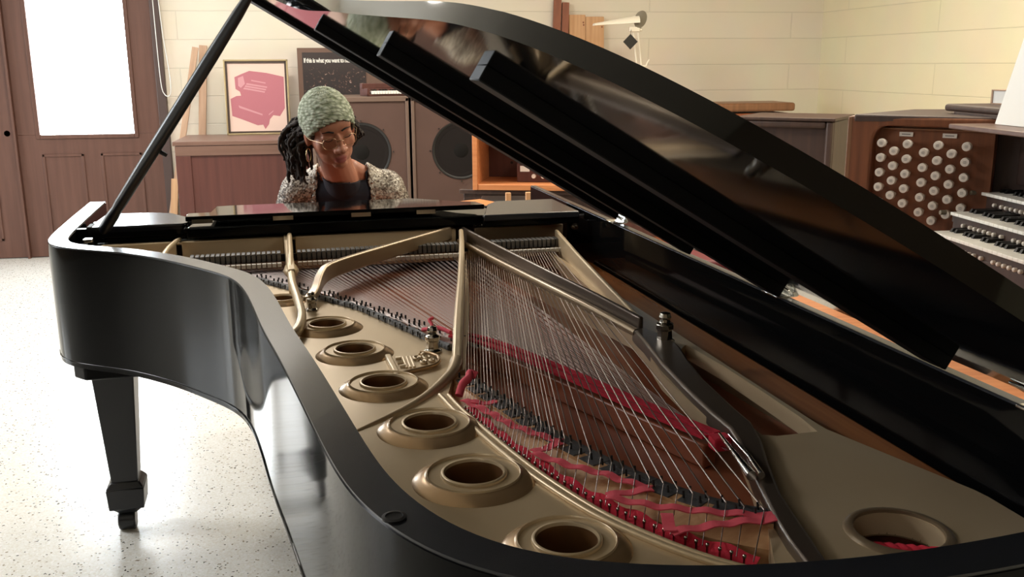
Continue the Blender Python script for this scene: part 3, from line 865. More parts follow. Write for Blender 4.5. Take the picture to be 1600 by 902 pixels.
OUT = [Vector((p.x, p.y)) for p in catmull([Vector((a,b,0)) for a,b in OUTK], 6)]
OUT = [Vector((p.x, p.y)) for p in resample([Vector((p.x,p.y,0)) for p in OUT], 300)]
for _ in range(10):
    OUT = [OUT[0]] + [(OUT[i-1]+OUT[i]*2+OUT[i+1])/4 for i in range(1, len(OUT)-1)] + [OUT[-1]]
def inset(d):
    # the straight spine wall shows a much narrower top than the bent side
    q = offset_path([Vector((p.x,p.y)) for p in OUT], d)
    if d > .03:
        for v in q:
            if v.x > .83 and v.y > .72: v.x += (.030 if v.y > .80 else .030*(v.y-.72)/.08) * min(1, (v.x-.83)/.05)
    elif d > .003:
        pass
    return q
INN = inset(.05)
INN2 = inset(.053)
# outer rim
bm = B(); prism(bm, [L2(p) for p in OUT] + [L2(p) for p in reversed(INN)], [], .69, ZR-.004)
obj('rim', bm, M['lacquer'], PIANO)
RIM = [c for c in PIANO.children if c.name.startswith('rim')][0]
bm = B(); prism(bm, [L2(p) for p in inset(.0015)] + [L2(p) for p in reversed(inset(.0485))], [], ZR-.004, ZR)
o = obj('rim_cap', bm, M['rimtop'], PIANO)
bm = B(); tube(bm, [L(p.x, p.y, .702) for p in inset(-.0005)[::2]], .0022, 6); obj('rim_bead', bm, M['lacquer'], PIANO, smooth=True)
# under-frame and key bed
bm = B(); prism(bm, [L2(q) for q in ((-.555,3.36),(-.555,2.74),(-.52,2.70),(.925,2.70),(.925,3.36))], [], .60, .69); obj('key_bed', bm, M['lacquer'], PIANO, bevel=.006)
bm = B(); prism(bm, [L2(p) for p in inset(.056)], [], .70, .715); obj('bottom_board', bm, M['matte'], PIANO)
# legs
def leg(x, y, label=None):
    lg = empty('leg', L(x, y, 0)); lg.parent = PIANO
    bm = B()
    frustum(bm, (0,0), (.078,.078), .165, (0,0), (.128,.128), .60)
    frustum(bm, (0,0), (.104,.104), .085, (0,0), (.112,.112), .155)
    frustum(bm, (0,0), (.112,.112), .155, (0,0), (.084,.084), .175)
    frustum(bm, (0,0), (.05,.05), .062, (0,0), (.09,.09), .085)
    frustum(bm, (0,0), (.15,.15), .592, (0,0), (.15,.15), .61)
    obj('leg_post', bm, M['satin'], lg, bevel=.004)
    bm = B(); cyl(bm, (-.034,.0,.033), (.018,.0,.033), .033, None, 24); ca = obj('caster', bm, M['satin'], lg, bevel=.005)
    return lg
leg(-.497, 3.03); leg(.86, 3.03)
lg = leg(.47, 1.05)
bm = B(); box(bm, (-.11,-.11,.605), (.11,.11,.70)); obj('leg_block', bm, M['lacquer'], lg, bevel=.005)

# interior: sound board, inner curb, plate
bm = B(); prism(bm, [L2(p) for p in inset(.054)][:-1], [], .835, .845); obj('soundboard', bm, M['board'], PIANO)
# wooden inner curb along the spine (rounded top)
bm = B()
crv_l = [(.815,2.70),(.812,2.50),(.802,2.10),(.790,1.75),(.812,1.43),(.827,1.285),(.836,1.166),(.846,1.05),(.868,.95),(.880,.85)]
prism(bm, [L2(q) for q in ((.918,.85),(.918,2.70))] + [L2((p.x,p.y)) for p in catmull([Vector((a,b,0)) for a,b in crv_l], 5)], [], .822, .858)
obj('inner_curb', bm, M['curb'], PIANO, bevel=.010, seg=4)
# plate
ZP = .90
holes_ = [(.012,2.235,.026),(.097,1.967,.034),(.136,1.768,.034),(.166,1.560,.035),(.207,1.330,.036),(.233,1.137,.037),(.296,.935,.034)]
hitchL = [(-.32,2.60),(-.20,2.575),(-.10,2.51),(-.042,2.455),(.02,2.36),(.069,2.275),(.12,2.19),(.174,2.10),(.22,1.985),(.258,1.885),(.29,1.80),(.312,1.745)]
bassedge = [(.297,1.60),(.262,1.47),(.272,1.39),(.288,1.302),(.304,1.22),(.322,1.142),(.347,1.057),(.373,.988),(.41,.921),(.447,.869),(.50,.815),(.53,.79)]
# opening boundaries
openA = [(-.40,2.66),(-.36,2.60)] + hitchL + [(.33,1.72),(.345,1.80),(.42,2.15),(.515,2.63),(.515,2.735),(-.44,2.735),(-.44,2.68)]
openB = bassedge + [(.50,.835),(.553,.955),(.606,1.10),(.638,1.20),(.632,1.30),(.648,1.50),(.672,1.62),(.69,1.74),(.63,2.13),(.556,2.735),(.537,2.735),(.536,2.68),(.44,2.16),(.365,1.82),(.318,1.62)]
openC = [(.585,2.735),(.645,2.16),(.71,1.755),(.715,1.80),(.735,2.12),(.772,2.60),(.772,2.735)]
openD = [(.740,1.63),(.735,1.60),(.715,1.53),(.695,1.40),(.682,1.26),(.680,1.20),(.70,1.19),(.765,1.19),(.772,1.25),(.774,1.36),(.774,1.52),(.765,1.66)]
plate_o = [L2(p) for p in inset(.056)]
lim = [q for q in plate_o if q[1] < 2.83-PO.y]
plate_o = lim + [(lim[-1][0], 2.83-PO.y), (lim[0][0], 2.83-PO.y)]
def shrink_plate():
    hl = [[L2(p) for p in openA], [L2(p) for p in openB], [L2(p) for p in openC], [L2(p) for p in openD]]
    for x, y, r_ in holes_: hl.append([L2(p) for p in circle(x, y, r_*1.05, 32)])
    hl.append([L2(p) for p in circle(.685,.885,.050,32)])
    return hl
# keep the plate clear of the curb along the spine: clip x
plate_o = [(min(x, .782-PO.x) if y > 1.2-PO.y else min(x, (.782+.07*min(1,(1.2-PO.y-y)/.25))-PO.x), y) for x, y in plate_o]
def clean(poly):
    out = []
    for p in poly:
        if not out or (abs(p[0]-out[-1][0])+abs(p[1]-out[-1][1])) > 1e-4: out.append(p)
    return out
plate_o = clean(plate_o)
bm = B(); prism(bm, plate_o, shrink_plate(), .872, ZP)
PLATE = obj('plate', bm, M['gold'], PIANO)
# raised bass section of the plate with stepped rounded edge
step = [(.300,1.62),(.285,1.575),(.261,1.53),(.236,1.487),(.205,1.446),(.165,1.405),(.13,1.372),(.092,1.343)]
tail_in = [(p.x, p.y) for p in inset(.0565) if p.y < 1.335 and p.x < .45]
tail_in = [q for q in tail_in]
raised = step + tail_in + [(.455,.76),(.46,.815)] + [(x-.004,y-.006) for x, y in reversed(bassedge[1:10])] + [(.292,1.58)]
rh = [[L2(p) for p in circle(x, y, r_*1.05, 32)] for x, y, r_ in holes_[4:]]
bm = B(); prism(bm, clean([L2(p) for p in raised]), rh, ZP-.002, ZP+.008)
obj('plate_step', bm, M['gold'], PIANO, bevel=.006, seg=3)
# hitch rail double ridge
for dx, zz, rr in ((0,.909,.004),(-.014,.9105,.0045)):
    bm = B(); q = catmull([L(x+dx-.002, y-.004, zz) for x, y in bassedge[1:11]], 6); tube(bm, q, rr, 8); obj('hitch_ridge', bm, M['gold'], PIANO, smooth=True)
# port holes
for i, (x, y, r_) in enumerate(holes_):
    zb = ZP+.008 if i >= 4 else ZP
    bm = B()
    R0 = r_
    f = 1.0 if i else .7
    prof = [(R0*2.20,-.001),(R0*2.14,.0012*f),(R0*2.02,.0038*f),(R0*1.88,.0068*f),(R0*1.76,.0088*f),(R0*1.665,.0100*f),(R0*1.655,.0116*f),(R0*1.635,.0124*f),(R0*1.615,.0118*f),(R0*1.605,.0088*f),(R0*1.40,.0088*f),(R0*1.175,.0088*f),(R0*1.165,.0120*f),(R0*1.13,.0132*f),(R0*1.06,.0132*f),(R0*1.02,.0095*f),(R0*.98,.0),(R0*.965,-.05)]
    lathe(bm, prof, 56)
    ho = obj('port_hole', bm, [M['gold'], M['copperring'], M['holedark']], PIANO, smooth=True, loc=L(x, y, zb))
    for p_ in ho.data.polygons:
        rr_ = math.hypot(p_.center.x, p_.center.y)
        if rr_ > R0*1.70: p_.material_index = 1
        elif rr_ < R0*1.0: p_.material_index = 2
    # remove the caps closing the bottom
    bm2 = bmesh.new(); bm2.from_mesh(ho.data)
    bmesh.ops.delete(bm2, geom=[f_ for f_ in bm2.faces if len(f_.verts) > 8], context='FACES_ONLY')
    bm2.to_mesh(ho.data); bm2.free()
bm = B(); lathe(bm, [(.064,-.002),(.060,.003),(.054,.005),(.051,.004),(.050,-.03)], 40)
o = obj('port_hole', bm, M['gold2'], PIANO, smooth=True, loc=L(.685,.885,ZP))
bm2 = bmesh.new(); bm2.from_mesh(o.data); bmesh.ops.delete(bm2, geom=[f_ for f_ in bm2.faces if len(f_.verts) > 8], context='FACES_ONLY'); bm2.to_mesh(o.data); bm2.free()
# braided red felt lying in the spine side hole
bm = B()
for ph in (0, PI):
    tube(bm, [L(.640+.0040*k, .906-.0030*k, .880+.001*k*.5+.002*math.sin(k*1.3+ph)) + Vector((.002*math.cos(k*1.3+ph),.003*math.cos(k*1.3+ph),0)) for k in range(22)], .0042, 6)
obj('felt_braid', bm, M['redfelt'], PIANO, smooth=True)

# spine side plate flange: bright edged ledge under the curb
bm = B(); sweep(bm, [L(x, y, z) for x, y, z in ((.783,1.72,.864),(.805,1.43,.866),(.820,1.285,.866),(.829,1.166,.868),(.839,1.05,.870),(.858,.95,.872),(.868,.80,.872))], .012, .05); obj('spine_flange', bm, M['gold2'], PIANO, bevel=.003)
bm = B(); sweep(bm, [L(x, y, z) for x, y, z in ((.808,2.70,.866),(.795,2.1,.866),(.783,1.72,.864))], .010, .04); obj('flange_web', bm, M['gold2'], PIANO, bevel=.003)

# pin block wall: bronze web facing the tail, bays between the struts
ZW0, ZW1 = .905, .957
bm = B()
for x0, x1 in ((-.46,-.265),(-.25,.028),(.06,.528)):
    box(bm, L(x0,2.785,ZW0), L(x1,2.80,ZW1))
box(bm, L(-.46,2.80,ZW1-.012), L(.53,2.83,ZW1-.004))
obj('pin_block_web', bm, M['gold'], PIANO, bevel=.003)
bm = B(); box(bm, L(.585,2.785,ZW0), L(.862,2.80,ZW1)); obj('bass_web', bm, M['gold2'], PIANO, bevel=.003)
bm = B(); box(bm, L(-.52,2.835,.905), L(.89,2.99,.952)); obj('pin_block', bm, M['maroon'], PIANO)
bm = B(); cyl(bm, (0,0,0), (0,0,.016), .0035, None, 8); p0 = obj('tuning_pin', bm, M['bolt'], PIANO, loc=L(.59,2.815,.950))
for i in range(1, 22): dup(p0, PIANO, L(.59+.0125*i, 2.815+.006*(i % 2), .950))
for i in range(34): dup(p0, PIANO, L(-.24+.0085*i+(.03 if i > 30 else 0), 2.85+.008*(i % 3), .950))

# stretcher, desk shelves, music desk, fallboard
bm = B(); box(bm, L(-.525,2.815,.972), L(-.232,2.835,1.0)); box(bm, L(-.232,2.775,.968), L(.66,2.80,.992)); box(bm, L(.60,2.725,.968), L(.895,2.745,1.0)); box(bm, L(-.525,2.84,.955), L(.895,2.86,.99))
obj('stretcher', bm, M['lacquer'], PIANO, bevel=.003)
bm = B(); prism(bm, [L2(p) for p in ((-.495,2.815),(-.245,2.815),(-.232,2.83),(-.222,2.90),(-.255,2.965),(-.29,3.03),(-.34,3.06),(-.48,3.07))], [], .985, 1.004)
obj('treble_shelf', bm, M['rimtop'], PIANO, bevel=.003)
bm = B(); prism(bm, [L2(p) for p in ((.60,2.72),(.892,2.72),(.892,3.0),(.70,3.0),(.66,2.94))], [], .985, 1.004)
obj('bass_shelf', bm, M['rimtop'], PIANO, bevel=.003)
bm = B(); box(bm, L(-.24,2.775,.984), L(.65,3.04,.996)); obj('music_desk_tray', bm, M['lacquer'], PIANO, bevel=.003)
TRAY = [c for c in PIANO.children if c.name.startswith('music_desk_tray')][0]
bm = B(); prism(bm, [L2(p) for p in ((-.235,2.79),(.618,2.79),(.612,2.88),(.56,2.915),(.50,2.99),(.44,3.06),(-.11,3.06),(-.165,3.05),(-.175,2.885),(-.236,2.88))], [], 1.008, 1.022)
for v_ in bm.verts: v_.co.z += .004 - (v_.co.y+PO.y-2.79)*.038
DESK = obj('music_desk', bm, M['lacquer'], PIANO, bevel=.003)
for x in (-.19, .03, .25, .44):
    bm = B(); box(bm, L(x-.028,2.784,1.006), L(x+.028,2.79,1.018)); obj('desk_hinge', bm, M['bolt'], DESK)
bm = B(); box(bm, L(-.52,3.02,.74), L(.895,3.05,.985)); obj('fallboard', bm, M['lacquer'], PIANO, bevel=.006)
bm = B(); box(bm, L(-.575,3.345,.66), L(.94,3.385,.70)); obj('key_slip', bm, M['lacquer'], PIANO, bevel=.004)
for x0, x1 in ((-.526,-.43),(.80,.89)):
    bm = B(); box(bm, L(x0,3.05,.69), L(x1,3.34,.755)); obj('key_block', bm, M['lacquer'], PIANO, bevel=.006)
bm = B(); box(bm, L(0,0,0)+PO+Vector((-.0112,0,0)), Vector((.0112,.15,.02))); w0 = obj('white_key', bm, M['ivory'], PIANO, bevel=.001, loc=L(-.415,3.19,.715))
for i in range(1, 52): dup(w0, PIANO, L(-.415+.0236*i, 3.19, .715))
bm = B(); frustum(bm, (0,.0475), (.012,.095), 0, (0,.045), (.009,.086), .012); b0 = None
for i in range(51):
    if (51-i) % 7 in (0+1, 4+1) : continue
    q = L(-.415+.0236*(i+.5), 3.19, .735)
    if b0 is None: b0 = obj('black_key', bm, M['ebony'], PIANO, loc=q)
    else: dup(b0, PIANO, q)

# struts of the plate
def rib(name, pts, rad, m, parent=PIANO):
    bm = B(); q = catmull(lp(pts), 6)
    rads = resample([Vector((r_,0,0)) for r_ in rad], len(q))
    tube(bm, q, .01, 10, rads=[v.x for v in rads]); return obj(name, bm, m, parent, smooth=True)
rib('strut', [(-.255,2.80,.962),(-.262,2.74,.965),(-.275,2.62,.962),(-.29,2.50,.94)], [.005,.006,.0065,.008], M['gold'])
s2 = rib('strut', [(.045,2.80,.962),(.043,2.70,.968),(.040,2.52,.965),(.036,2.36,.955),(.036,2.22,.945),(.044,2.08,.932),(.046,1.98,.925),(.034,1.90,.918),(.004,1.845,.910)], [.006,.0065,.0075,.009,.0105,.011,.0115,.0115,.011], M['gold'])
bm = B(); box(bm, L(.028,2.30,.90), L(.046,2.80,.962)); obj('strut_web', bm, M['gold'], s2, bevel=.003)
bm = B(); lathe(bm, [(.0005,-.02),(.014,-.013),(.022,0),(.014,.013),(.0005,.02)], 24, Matrix.Translation(L(.038,2.46,.925)) @ Matrix.Rotation(PI/2,4,'Y') @ Matrix.Diagonal((1,1.8,1,1))); obj('strut_boss', bm, M['gold'], s2, smooth=True)
# diagonal brace
bm = B()
br = resample(catmull([L(.066,2.155,.925),L(.085,2.21,.935),L(.105,2.29,.957),L(.14,2.352,.966),L(.30,2.545,.966),L(.52,2.80,.964)], 8), 30)
sweep(bm, br, .022, .042, hs=[.012+.028*min(1, i/6) for i in range(30)], ws=[.024-.009*min(1,i/8) for i in range(30)])
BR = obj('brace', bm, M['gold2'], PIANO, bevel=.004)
def bolt(x, y, z, s=1.0, name='nose_bolt', parent=None, m='bolt'):
    bm = B(); lathe(bm, [(.019,-.002),(.019,.004),(.014,.008),(.013,.024),(.0155,.026),(.0155,.034),(.010,.037),(.009,.042),(.011,.046),(.009,.053),(.0005,.055)], 8)
    bmesh.ops.scale(bm, vec=(s,s,s), verts=bm.verts)
    return obj(name, bm, M[m], parent or PIANO, bevel=.001, loc=L(x, y, z))
bolt(.073,2.13,ZP,.8); bolt(.281,1.742,ZP,.95); bolt(.722,1.665,.905,1.15)
# main strut with a pointed flared foot
pm = resample(catmull([L(.531,2.72,.968),L(.505,2.58,.966),L(.465,2.38,.960),L(.424,2.18,.952),L(.385,2.00,.944),L(.348,1.83,.932),L(.325,1.72,.922),L(.306,1.63,.914)], 8), 40)
bm = B(); sweep(bm, pm, .02, .05, ws=[.013+.009*(i/39) if i < 30 else .020 for i in range(40)], hs=[.060-.03*(i/39) for i in range(40)])
S4 = obj('strut', bm, M['gold'], PIANO, bevel=.006, seg=3)
fl = catmull([L(.306,1.632,.9135),L(.288,1.578,.911),L(.262,1.53,.9095),L(.232,1.483,.9085),L(.196,1.438,.908),L(.150,1.393,.9075),L(.098,1.348,.907)], 6)
bm = B(); tube(bm, fl, .009, 10, rads=[.0125-.009*(i/(len(fl)-1)) for i in range(len(fl))]); obj('strut_foot', bm, M['gold'], S4, smooth=True)
# bass bar: tall web with a rounded lower flange, then the flat tail flange
p5 = [L(.545,2.765,.965),L(.585,2.46,.960),L(.632,2.14,.955),L(.672,1.93,.948),L(.706,1.745,.938)]
q5 = resample(p5, 24)
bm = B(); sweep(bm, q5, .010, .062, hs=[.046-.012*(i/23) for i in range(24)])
S5 = obj('bass_bar', bm, M['gold_lid_shade'], PIANO, bevel=.003)
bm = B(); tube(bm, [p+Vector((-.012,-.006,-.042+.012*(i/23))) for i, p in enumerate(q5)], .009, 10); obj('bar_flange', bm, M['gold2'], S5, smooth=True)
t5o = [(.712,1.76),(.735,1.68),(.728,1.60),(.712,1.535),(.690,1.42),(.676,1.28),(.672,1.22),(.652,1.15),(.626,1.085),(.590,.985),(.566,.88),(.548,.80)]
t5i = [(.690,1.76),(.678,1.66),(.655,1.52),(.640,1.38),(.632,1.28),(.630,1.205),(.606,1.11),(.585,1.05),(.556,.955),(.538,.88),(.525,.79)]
bm = B(); prism(bm, clean([L2(p) for p in t5o + t5i[::-1]]), [], .885, .915); obj('tail_flange', bm, M['gold_lid_shade'], S5, bevel=.005)
# right-hand web (triangular) beside the spine
bm = B(); sweep(bm, resample([L(.815,2.70,.955),L(.775,2.36,.945),L(.722,1.80,.925)], 12), .010, .075); obj('spine_strut', bm, M['gold'], PIANO, bevel=.003)
# silver casting beside the bass bar near the tail
bm = B(); q = [L(.600,1.178,.918),L(.585,1.10,.920),L(.572,1.03,.921)]; tube(bm, q, .006, 8, rads=[.0025,.004,.007]); q = [L(.612,1.172,.918),L(.60,1.09,.920),L(.585,1.028,.921)]; tube(bm, q, .006, 8, rads=[.0022,.0035,.005]); obj('tail_clamp', bm, M['chrome'], PIANO, smooth=True)

# bridges
def ribbon3(bm, pts, w, z0, z1):
    P = catmull([Vector((x,y,0)) for x,y in pts], 6)
    a = offset_path([Vector((p.x,p.y)) for p in P], w/2); b = offset_path([Vector((p.x,p.y)) for p in P], -w/2)
    return prism(bm, [L2(p) for p in a] + [L2(p) for p in reversed(b)], [], z0, z1)
bassbr = [(.302,1.556),(.317,1.488),(.338,1.411),(.357,1.33),(.375,1.256),(.396,1.196),(.415,1.146),(.433,1.104),(.457,1.060),(.487,1.012),(.521,.974),(.559,.944)]
bm = B(); ribbon3(bm, bassbr, .034, .848, .906); BB = obj('bass_bridge', bm, M['maple'], PIANO, bevel=.003)
bm = B(); cyl(bm, L(.302,1.556,.848), L(.302,1.556,.906), .017, None, 20); obj('bridge_end', bm, M['maple'], BB, bevel=.003)
bm = B()
ap = [Vector((p.x,p.y)) for p in catmull([Vector((x,y,0)) for x,y in bassbr], 6)]
a0 = offset_path(ap, -.016); a1 = offset_path(ap, -.040)
r0_ = [bm.verts.new(L(p.x,p.y,.902)) for p in a0]; r1_ = [bm.verts.new(L(p.x,p.y,.884)) for p in a1]; r2_ = [bm.verts.new(L(p.x,p.y,.852)) for p in a1]; r3_ = [bm.verts.new(L(p.x,p.y,.852)) for p in a0]
for i in range(len(ap)-1):
    for q0, q1 in ((r0_,r1_),(r1_,r2_),(r2_,r3_),(r3_,r0_)): bm.faces.new((q0[i],q1[i],q1[i+1],q0[i+1]))
bm.faces.new((r0_[0],r3_[0],r2_[0],r1_[0])); bm.faces.new((r0_[-1],r1_[-1],r2_[-1],r3_[-1]))
obj('bridge_apron', bm, M['maple'], BB)
bm = B()
bb = resample(catmull([Vector((x,y,0)) for x,y in bassbr], 6), 17)
for a, b in zip(bb[:-1], bb[1:]):
    t_ = (b-a).normalized(); s_ = Vector((-t_.y, t_.x, 0))
    m_ = a.lerp(b, .5); hl_ = (b-a).length*.5
    MB_ = Matrix.Translation(L(m_.x, m_.y, .9065)) @ Matrix(((s_.x,t_.x,0,0),(s_.y,t_.y,0,0),(0,0,1,0),(0,0,0,1)))
    box(bm, (.002,-hl_*.96,-.0005), (.0175,hl_*.96,.0015), MB_); box(bm, (-.0165,-hl_*.5,-.0005), (.002,hl_*.96,.0012), MB_)
obj('bridge_cap', bm, M['graphite'], BB)
longbr = [(-.30,2.655),(-.16,2.63),(-.05,2.555),(.02,2.46),(.085,2.365),(.135,2.28),(.185,2.18),(.235,2.085),(.278,1.99),(.345,1.865),(.385,1.815),(.433,1.715),(.50,1.532),(.556,1.37),(.61,1.225)]
bm = B(); ribbon3(bm, longbr, .026, .846, .884); LB = obj('long_bridge', bm, M['board'], PIANO, bevel=.003)
bm = B(); cyl(bm, (0,0,0), (.0,.002,.009), .0016, None, 6); bp0 = obj('bridge_pin', bm, M['blackplastic'], BB, loc=L(.30,1.54,.907))
bb2 = resample(catmull([Vector((x,y,0)) for x,y in bassbr], 6), 31)
for i in range(30):
    a, b = bb2[i], bb2[i+1]; t_ = (b-a).normalized(); s_ = Vector((-t_.y, t_.x, 0))
    for j, off in enumerate((-.006, .011)):
        q = a + s_*off
        if i == 0 and j == 0: bp0.location = L(q.x, q.y, .9075)
        else: dup(bp0, BB, L(q.x, q.y, .9075))
lb2 = resample(catmull([Vector((x,y,0)) for x,y in longbr], 6), 100)
bm = B(); cyl(bm, (0,0,0), (.0,.002,.017), .0022, None, 6); lp0 = obj('guide_pin', bm, M['blackplastic'], LB, loc=(0,0,0)); first = True
cnt = 0
for i in range(2, 66):
    if i % 4 == 3: continue
    a = lb2[i]; t_ = (lb2[i+1]-a).normalized(); s_ = Vector((-t_.y, t_.x, 0))
    for off in (-.006, .008):
        if cnt >= 96: break
        q = L(a.x+s_.x*off, a.y+s_.y*off, .884); cnt += 1
        if first: lp0.location = q; first = False
        else: dup(lp0, LB, q)
# dark pins along the bridge under the bass strings
# red felt strips on the covered bridge
for w_, off in ((.014, .013), (.014, -.011)):
    P = catmull([Vector((x,y,0)) for x,y in longbr[9:]], 6)
    pts_ = offset_path([Vector((p.x,p.y)) for p in P], off)
    bm = B(); a = offset_path(pts_, w_/2); b = offset_path(pts_, -w_/2)
    prism(bm, [L2(p) for p in a] + [L2(p) for p in reversed(b)], [], .8945, .899); obj('felt_strip', bm, M['redfelt'], PIANO)
bm = B(); box(bm, L(.600,1.19,.884), L(.628,1.215,.905)); obj('felt_strip', bm, M['redfelt'], PIANO, bevel=.003)
# grey listing felt with hitch pins along the treble hitch edge
bm = B(); hl = resample(catmull([Vector((x,y,0)) for x,y in hitchL[2:]], 6), 60)
ring = []
for i, p in enumerate(hl):
    pass
tube(bm, [L(p.x+.004, p.y+.004+.002*math.sin(i*2.1), .9035+.0012*math.sin(i*1.3)) for i, p in enumerate(hl)], .0078, 8); obj('listing_felt', bm, M['greyfelt'], PIANO, smooth=True)
bm = B(); lathe(bm, [(.0014,0),(.0014,.008),(.0022,.009),(.0020,.011),(.0004,.0115)], 8); hp0 = obj('hitch_pin', bm, M['blackplastic'], PIANO, smooth=True, loc=L(hl[0].x, hl[0].y, .901))
for i in range(1, 48):
    p = hl[int(i*59/47)]
    dup(hp0, PIANO, L(p.x-.003+.003*(i % 2), p.y-.004, .901))
# bass hitch pins in red felt
be = catmull([Vector((x,y,0)) for x,y in bassedge[1:]], 8)
fe = [Vector((p.x,p.y)) for p in be]
a = offset_path(fe, -.028); b = offset_path(fe, -.004)
FE = [(.280,1.427),(.290,1.361),(.309,1.261),(.328,1.188),(.344,1.132),(.363,1.079),(.386,1.028),(.407,.985),(.431,.944),(.458,.908),(.492,.866)]
pr_ = resample(catmull([Vector((x,y,0)) for x,y in FE], 6), 70)
bm = B()
for i in range(69):
    p, q = pr_[i], pr_[i+1]
# weaving felt band: undulating ribbon along the hitch line
V0 = []; V1 = []
for i, p in enumerate(pr_):
    t_ = (pr_[min(i+1,69)]-pr_[max(i-1,0)]).normalized(); s_ = Vector((-t_.y, t_.x, 0))
    zz = .897 + .0028*math.sin(i*PI/3.5)
    V0.append(L(p.x-s_.x*.012, p.y-s_.y*.012, zz-.004)); V1.append(L(p.x+s_.x*.012, p.y+s_.y*.012, zz+.004))
def ribbon_mesh(bm, A, C_, th=.0015):
    up = Vector((0,0,th))
    va = [bm.verts.new(p) for p in A]; vb = [bm.verts.new(p) for p in C_]
    vc = [bm.verts.new(p+up) for p in A]; vd = [bm.verts.new(p+up) for p in C_]
    for i in range(len(A)-1):
        bm.faces.new((va[i],vb[i],vb[i+1],va[i+1])); bm.faces.new((vc[i],vc[i+1],vd[i+1],vd[i]))
        bm.faces.new((va[i],va[i+1],vc[i+1],vc[i])); bm.faces.new((vb[i],vd[i],vd[i+1],vb[i+1]))
    bm.faces.new((va[0],vc[0],vd[0],vb[0])); bm.faces.new((va[-1],vb[-1],vd[-1],vc[-1]))
bm = B(); ribbon_mesh(bm, V0, V1); obj('hitch_felt', bm, M['redfelt'], PIANO)
bm = B(); lathe(bm, [(.0014,0),(.0014,.012),(.0022,.013),(.0022,.016),(.0004,.0172)], 8); NB = 42
bt_ = None
hfine = resample(catmull([Vector((x-.006,y-.008,0)) for x,y in FE], 6), 401)
hp1 = obj('hitch_pin', bm, M['bolt'], PIANO, smooth=True, loc=L(0,0,0)); first = True
NB = 42
hb = resample(catmull([Vector((x-.006,y-.008,0)) for x,y in FE], 6), NB)
for i in range(NB):
    h_ = hfine[int(min(1, (.02+.96*i/(NB-1)))*400)]; q = L(h_.x, h_.y, .893)
    if first: hp1.location = q; first = False
    else: dup(hp1, PIANO, q)
# pink ribbon woven zigzag through the bass string tails
ZIG = [[(.287,1.431),(.307,1.42),(.330,1.419)],
 [(.280,1.44),(.292,1.414),(.311,1.365),(.328,1.313),(.362,1.257),(.380,1.232)],
 [(.380,1.226),(.35,1.213),(.331,1.203)],
 [(.330,1.200),(.364,1.148),(.403,1.107),(.419,1.081),(.444,1.052)],
 [(.444,1.048),(.41,1.047),(.383,1.044)],
 [(.380,1.040),(.43,1.0),(.493,.967),(.561,.937)],
 [(.561,.930),(.504,.937),(.452,.935),(.421,.933)],
 [(.433,.976),(.427,.958),(.419,.932)]]
def woven(name, pts, w, z, m, n=40, amp=.0025):
    P = resample([Vector((x,y,0)) for x,y in pts], n)
    A, C_ = [], []
    for i, p in enumerate(P):
        t_ = (P[min(i+1,n-1)]-P[max(i-1,0)]).normalized(); s_ = Vector((-t_.y, t_.x, 0))
        if s_.x < 0: s_ = s_
        zz = z + amp*math.sin(i*PI/3)
        A.append(L(p.x-s_.x*w/2, p.y-s_.y*w/2, zz)); C_.append(L(p.x+s_.x*w/2, p.y+s_.y*w/2, zz))
    bm = B(); ribbon_mesh(bm, A, C_); return obj(name, bm, m, PIANO)
for k, zp in enumerate(ZIG):
    ln_ = sum((Vector(b)-Vector(a)).length for a, b in zip(zp[:-1], zp[1:]))
    woven('woven_ribbon', zp, .0145, .9075+.0006*k, M['pinkribbon'], n=max(8, int(ln_/.006)), amp=.0016)
bm = B()
tube(bm, catmull([L(.276,1.458,.910),L(.285,1.47,.925),L(.297,1.478,.932),L(.302,1.49,.936),L(.312,1.487,.932)], 5), .007, 8, rads=None); obj('ribbon_tail', bm, M['pinkribbon'], PIANO, smooth=True)
bm = B()
tube(bm, catmull([L(.288,1.905,.900),L(.30,1.885,.906),L(.318,1.88,.908),L(.336,1.85,.905)], 5), .0045, 8); tube(bm, catmull([L(.302,1.888,.906),L(.306,1.90,.911),L(.303,1.912,.918),L(.312,1.912,.922)], 5), .0035, 8); obj('ribbon_tail', bm, M['pinkribbon'], PIANO, smooth=True)

# strings
def string(bm, a, b, r_): cyl(bm, a, b, r_, None, 5)
ends = []
def bt(i):
    return .02 + (.50*i/27 if i < 28 else .50 + .46*(i-27)/14)
bfine = resample(catmull([Vector((x,y,0)) for x,y in bassbr], 6), 401)
hfine = resample(catmull([Vector((x-.006,y-.008,0)) for x,y in FE], 6), 401)
for i in range(NB):                                            # bass strings
    u = i/(NB-1)
    q_ = bfine[int(bt(i)*400)]; h_ = hfine[int(min(1, bt(i)*1.02)*400)]
    ends.append((L(.560+.242*u, 2.78, .909), L(q_.x, q_.y, .914), L(h_.x, h_.y, .905)))
bridge_tops = ends
for i, (a, b, c) in enumerate(ends):
    bm = B(); r_ = .0007+.0005*(i/(NB-1))
    cyl(bm, a, b, r_, None, 6); cyl(bm, b, c, r_*.6, None, 5)
    obj('string', bm, M['copper'], PIANO, smooth=True)
lbq = resample(catmull([Vector((x,y,0)) for x,y in longbr], 6), 61)
rest = B()
hq = resample(catmull([Vector((x,y,0)) for x,y in hitchL], 6), 43)
nsingle = 0
